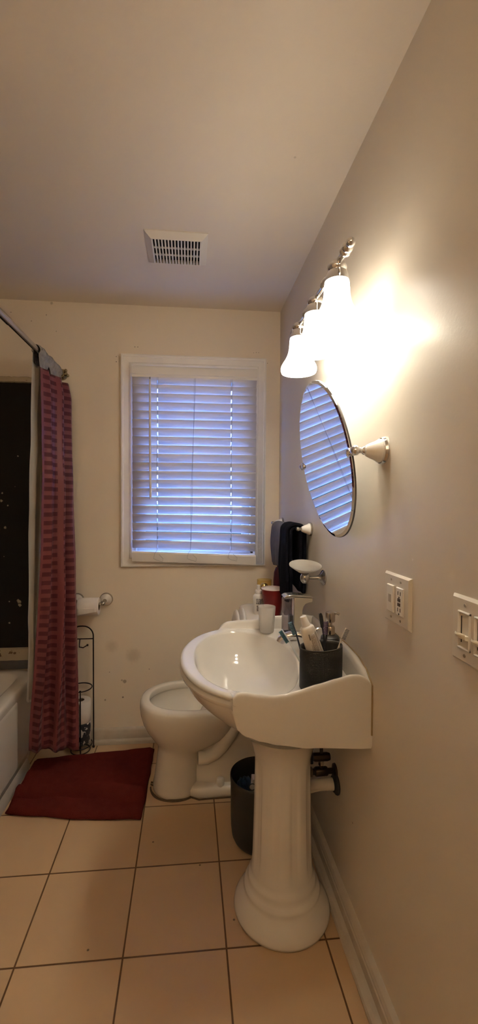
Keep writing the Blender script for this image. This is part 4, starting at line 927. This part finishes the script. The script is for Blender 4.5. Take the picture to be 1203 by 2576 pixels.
def curtain_mat():
    m = mat('red_striped_satin', (.2, .02, .025), .6, sheen=.06, spec=.3); nt = m.node_tree; b = nt.nodes['Principled BSDF']; tc = nd(nt, 'ShaderNodeTexCoord')
    sp = nd(nt, 'ShaderNodeSeparateXYZ'); nt.links.new(tc.outputs['UV'], sp.inputs[0])
    a = nd(nt, 'ShaderNodeMath', operation='MULTIPLY'); a.inputs[1].default_value = 46.0; nt.links.new(sp.outputs['Y'], a.inputs[0])
    f = nd(nt, 'ShaderNodeMath', operation='FRACT'); nt.links.new(a.outputs[0], f.inputs[0])
    r = nd(nt, 'ShaderNodeMapRange', interpolation_type='SMOOTHSTEP'); r.inputs['From Min'].default_value = .46; r.inputs['From Max'].default_value = .54; nt.links.new(f.outputs[0], r.inputs['Value'])
    # woven blocks: the satin bands stop at every second block along the width
    ax_ = nd(nt, 'ShaderNodeMath', operation='MULTIPLY'); ax_.inputs[1].default_value = 4.3; nt.links.new(sp.outputs['X'], ax_.inputs[0])
    fx_ = nd(nt, 'ShaderNodeMath', operation='FRACT'); nt.links.new(ax_.outputs[0], fx_.inputs[0])
    rx = nd(nt, 'ShaderNodeMapRange', interpolation_type='SMOOTHSTEP'); rx.inputs['From Min'].default_value = .22; rx.inputs['From Max'].default_value = .26; nt.links.new(fx_.outputs[0], rx.inputs['Value'])
    mxm = nd(nt, 'ShaderNodeMath', operation='MAXIMUM'); inv = nd(nt, 'ShaderNodeMath', operation='SUBTRACT'); inv.inputs[0].default_value = 1
    nt.links.new(rx.outputs[0], inv.inputs[1]); nt.links.new(r.outputs[0], mxm.inputs[0]); nt.links.new(inv.outputs[0], mxm.inputs[1])
    mx = nd(nt, 'ShaderNodeMix', data_type='RGBA'); mx.inputs['A'].default_value = (.088, .019, .023, 1); mx.inputs['B'].default_value = (.175, .046, .050, 1)
    nt.links.new(mxm.outputs[0], mx.inputs['Factor']); nt.links.new(mx.outputs['Result'], b.inputs['Base Color'])
    rr_ = nd(nt, 'ShaderNodeMapRange'); rr_.inputs['To Min'].default_value = .7; rr_.inputs['To Max'].default_value = .38; nt.links.new(mxm.outputs[0], rr_.inputs['Value']); nt.links.new(rr_.outputs[0], b.inputs['Roughness'])
    return m
def cloth(name, m, A, B, folds, amp, phase, nu=96, nv=70, parent=None, solid=.0015, pw=1.0):
    """A(t), B(t): near and far edge of the hanging cloth from top (t=0) to hem (t=1)"""
    def fn(u, v):
        a, b_ = A(v), B(v); p = a.lerp(b_, u); d = b_ - a; d.z = 0; nrm = Vector((-d.y, d.x, 0)).normalized()
        am = amp(v) * (min(1, u * 6) * min(1, (1 - u) * 6))
        off = sin(2 * pi * folds * u ** pw + phase) + .35 * sin(2 * pi * folds * 2.3 * u + phase * 2 + v * 1.5)
        p = p + nrm * (am * off) + Vector((0, 0, .004 * noise.noise((u * 8, v * 5, phase))))
        p += nrm * (.006 * noise.noise((u * 5 + 3, v * 7, phase + 2)))
        return p
    g_ = MB().grid(fn, nu, nv); nvs = nv + 1
    o = g_.build(name, m, parent, solid=solid, sharp=180)
    me = o.data; l = me.uv_layers.new(name='UVMap')
    # vertex order may change after cleaning: recover (u, v) by matching the generated grid
    key = {tuple(round(c_, 5) for c_ in p): (i // nvs / nu, i % nvs / nv) for i, p in enumerate(g_.v)}
    for lp in me.loops:
        co_ = me.vertices[lp.vertex_index].co; l.data[lp.index].uv = (key.get(tuple(round(c_, 5) for c_ in co_), (0, 0))[0], (1.98 - co_.z) / 1.83)
    return o
SC = thing('shower_curtain', 'dark red satin-striped shower curtain bunched at the end of the rod', 'shower curtain', (-.65, 2.2, .12))
def vpath(tab):
    T_ = [t_ for t_, _ in tab]
    return lambda v: Vector([table([(t_, p[i]) for t_, p in tab], v) for i in range(3)])
CA = vpath([(0, (-.672, 2.035, 1.965)), (.05, (-.668, 2.035, 1.88)), (.3, (-.667, 2.035, 1.46)), (.6, (-.686, 2.04, .95)), (.8, (-.715, 2.06, .60)), (.93, (-.748, 2.085, .30)), (1, (-.758, 2.10, .165))])
CB = vpath([(0, (-.640, 2.372, 1.978)), (.05, (-.622, 2.365, 1.90)), (.3, (-.606, 2.330, 1.47)), (.6, (-.578, 2.265, .93)), (.8, (-.560, 2.225, .55)), (.93, (-.548, 2.195, .24)), (1, (-.545, 2.185, .110))])
CURT = curtain_mat()
cloth('curtain_fabric', CURT, CA, CB, 2.4, lambda v: .012 + .020 * v - .014 * smooth(.85, 1, v), 2.2, parent=SC, pw=.9)
HEADM = mat('frayed_header_cloth', (.30, .28, .24), .95, var=(38, .6), bump=(200, .6, .003))
hd = []
def head(u, v):
    y = lerp(2.035, 2.375, u); a = lerp(-2.35, 3.55, v); wob = .006 * noise.noise((u * 9, v * 4, 2))
    r_ = .0185 + .006 * abs(sin(u * 9)) + wob
    x = -.69 + r_ * sin(a); z = 2.045 + r_ * cos(a)
    if v < .15: z -= (.15 - v) * .42; x -= (.15 - v) * .02
    if v > .85: z -= (v - .85) * (.38 + .22 * sin(u * 12)); x += (v - .85) * .15
    return (x, y + .004 * sin(v * 9), z)
MB().grid(head, 40, 30).build('header', HEADM, SC, solid=.002, sharp=180)
HOOKM = mat('dark_hook_wire', (.06, .055, .05), .3, 1.0)
for y in (2.045, 2.11, 2.18, 2.25, 2.32):
    MB().tube([(-.69 + .022 * cos(a), y + .004 * sin(3 * a), 2.045 + .022 * sin(a)) for a in [2 * pi * k / 20 for k in range(14)]] + [(-.700, y, 2.00), (-.690, y, 1.965), (-.684, y, 1.975)], .0013, 6).build('curtain_hook', HOOKM, SC)
LA = vpath([(0, (-.700, 2.02, 1.985)), (.12, (-.703, 2.005, 1.80)), (.25, (-.705, 2.0, 1.60)), (.5, (-.720, 2.015, 1.20)), (.75, (-.730, 2.035, .80)), (.92, (-.738, 2.055, .52)), (1, (-.752, 2.09, .40))])
LB = vpath([(0, (-.715, 2.36, 1.985)), (.25, (-.735, 2.34, 1.60)), (.5, (-.745, 2.32, 1.20)), (.75, (-.765, 2.28, .80)), (1, (-.798, 2.24, .36))])
def liner_mat():
    m = bpy.data.materials.new('white_liner'); m.use_nodes = True; nt = m.node_tree; pb = nt.nodes['Principled BSDF']; out = nt.nodes['Material Output']
    pb.inputs['Base Color'].default_value = (.78, .74, .69, 1); pb.inputs['Roughness'].default_value = .5
    tr = nd(nt, 'ShaderNodeBsdfTranslucent'); tr.inputs['Color'].default_value = (.7, .66, .6, 1); mx = nd(nt, 'ShaderNodeMixShader'); mx.inputs[0].default_value = .3
    nt.links.new(pb.outputs[0], mx.inputs[1]); nt.links.new(tr.outputs[0], mx.inputs[2]); nt.links.new(mx.outputs[0], out.inputs[0]); return m
tag(cloth('shower_liner', liner_mat(), LA, LB, 3.2, lambda v: .006 + .006 * v, .4, solid=.001), 'white shower liner hanging behind the red curtain on the tub side', 'shower liner')

# ------------------------------------------------------------------ bath mat
def mat_pt(u, v):
    # corners: near-left, near-right, far-right, far-left
    nl, nr_, fr_, fl_ = Vector((-.785, 1.905)), Vector((-.200, 1.820)), Vector((-.185, 2.335)), Vector((-.790, 2.278))
    p = nl.lerp(nr_, u).lerp(fl_.lerp(fr_, u), v)
    e_ = min(u, 1 - u, v, 1 - v); edge = smooth(0, .03, e_)
    z = .004 + .016 * edge
    # two soft creases across the front and a swell in the middle
    c1 = .20 + .05 * sin(u * 4.0); z += .036 * math.exp(-((v - c1 - .075) / .055) ** 2) * edge * (1 - .35 * u) - .016 * math.exp(-((v - c1) / .025) ** 2) * edge
    c2 = .62 - .40 * u; z += .020 * math.exp(-((v - c2) / .10) ** 2) * edge
    z += (.014 * noise.noise((u * 4, v * 4, 3)) + .003 * noise.noise((u * 11, v * 9, 5))) * edge
    z += .010 * math.exp(-((u - .35) ** 2 + (v - .75) ** 2) / .05) * edge
    bow = .012 * sin(pi * u) * (1 - v)
    return (p.x + .006 * noise.noise((v * 6, 1, u)), p.y - bow + .008 * noise.noise((u * 5, 2, v)), max(.003, z))
MATM = mat('red_terry_mat', (.115, .019, .015), 1.0, spec=.0, bump=(330, 1.0, .005), var=(30, .2))
tag(MB().grid(mat_pt, 90, 70).build('bath_mat', MATM, solid=.006, off=1, sharp=180), 'rumpled dark red terry bath mat on the tiles beside the tub', 'bath mat')

# ------------------------------------------------------------------ world: dusk light outside the window
wd_ = bpy.data.worlds.new('dusk'); scene.world = wd_; wd_.use_nodes = True
nt = wd_.node_tree; bg = nt.nodes['Background']; bg.inputs['Strength'].default_value = 4.3
tc = nd(nt, 'ShaderNodeTexCoord'); sp = nd(nt, 'ShaderNodeSeparateXYZ'); nt.links.new(tc.outputs['Generated'], sp.inputs[0])
cr = nd(nt, 'ShaderNodeValToRGB'); cr.color_ramp.elements[0].position = .47; cr.color_ramp.elements[0].color = (.006, .010, .016, 1)
cr.color_ramp.elements[1].position = .51; cr.color_ramp.elements[1].color = (.17, .34, .95, 1)
mr_ = nd(nt, 'ShaderNodeMath', operation='MULTIPLY_ADD'); mr_.inputs[1].default_value = .5; mr_.inputs[2].default_value = .5
nt.links.new(sp.outputs['Z'], mr_.inputs[0]); nt.links.new(mr_.outputs[0], cr.inputs['Fac']); nt.links.new(cr.outputs['Color'], bg.inputs['Color'])

# ------------------------------------------------------------------ camera
cam = bpy.data.cameras.new('camera'); co = bpy.data.objects.new('camera', cam); COL.objects.link(co)
cam.sensor_fit = 'VERTICAL'; cam.sensor_height = 36.0; cam.lens = 36.0 * 1080 / 2576
cam.shift_x = (601.5 - 575.41) / 2576; cam.shift_y = 0.0; cam.clip_start = .01
def unit(v): v = Vector(v); v.normalize(); return v
cx, cyy, f = 575.41, 1288.0, 1080.0
dY = unit((475 - cx, 1262 - cyy, f)); dX = unit((12184 - cx, 1318 - cyy, f)); dX = unit(dX - dY * dX.dot(dY)); dZ = dX.cross(dY)
if dZ.y > 0: dZ = -dZ
right = Vector((dX.x, dY.x, dZ.x)); down = Vector((dX.y, dY.y, dZ.y)); fwd = Vector((dX.z, dY.z, dZ.z))
Mx = Matrix((right, -down, -fwd)).transposed().to_4x4(); Mx.translation = (0, 0, 1.357)
co.matrix_world = Mx
scene.camera = co

vs = scene.view_settings; vs.view_transform = 'Standard'; vs.look = 'None'; vs.gamma = 1.0; vs.use_curve_mapping = False; vs.exposure = 2.08
scene.cycles.max_bounces = 10; scene.cycles.diffuse_bounces = 6; scene.cycles.glossy_bounces = 5; scene.cycles.transmission_bounces = 8
scene.cycles.sample_clamp_indirect = 6.0
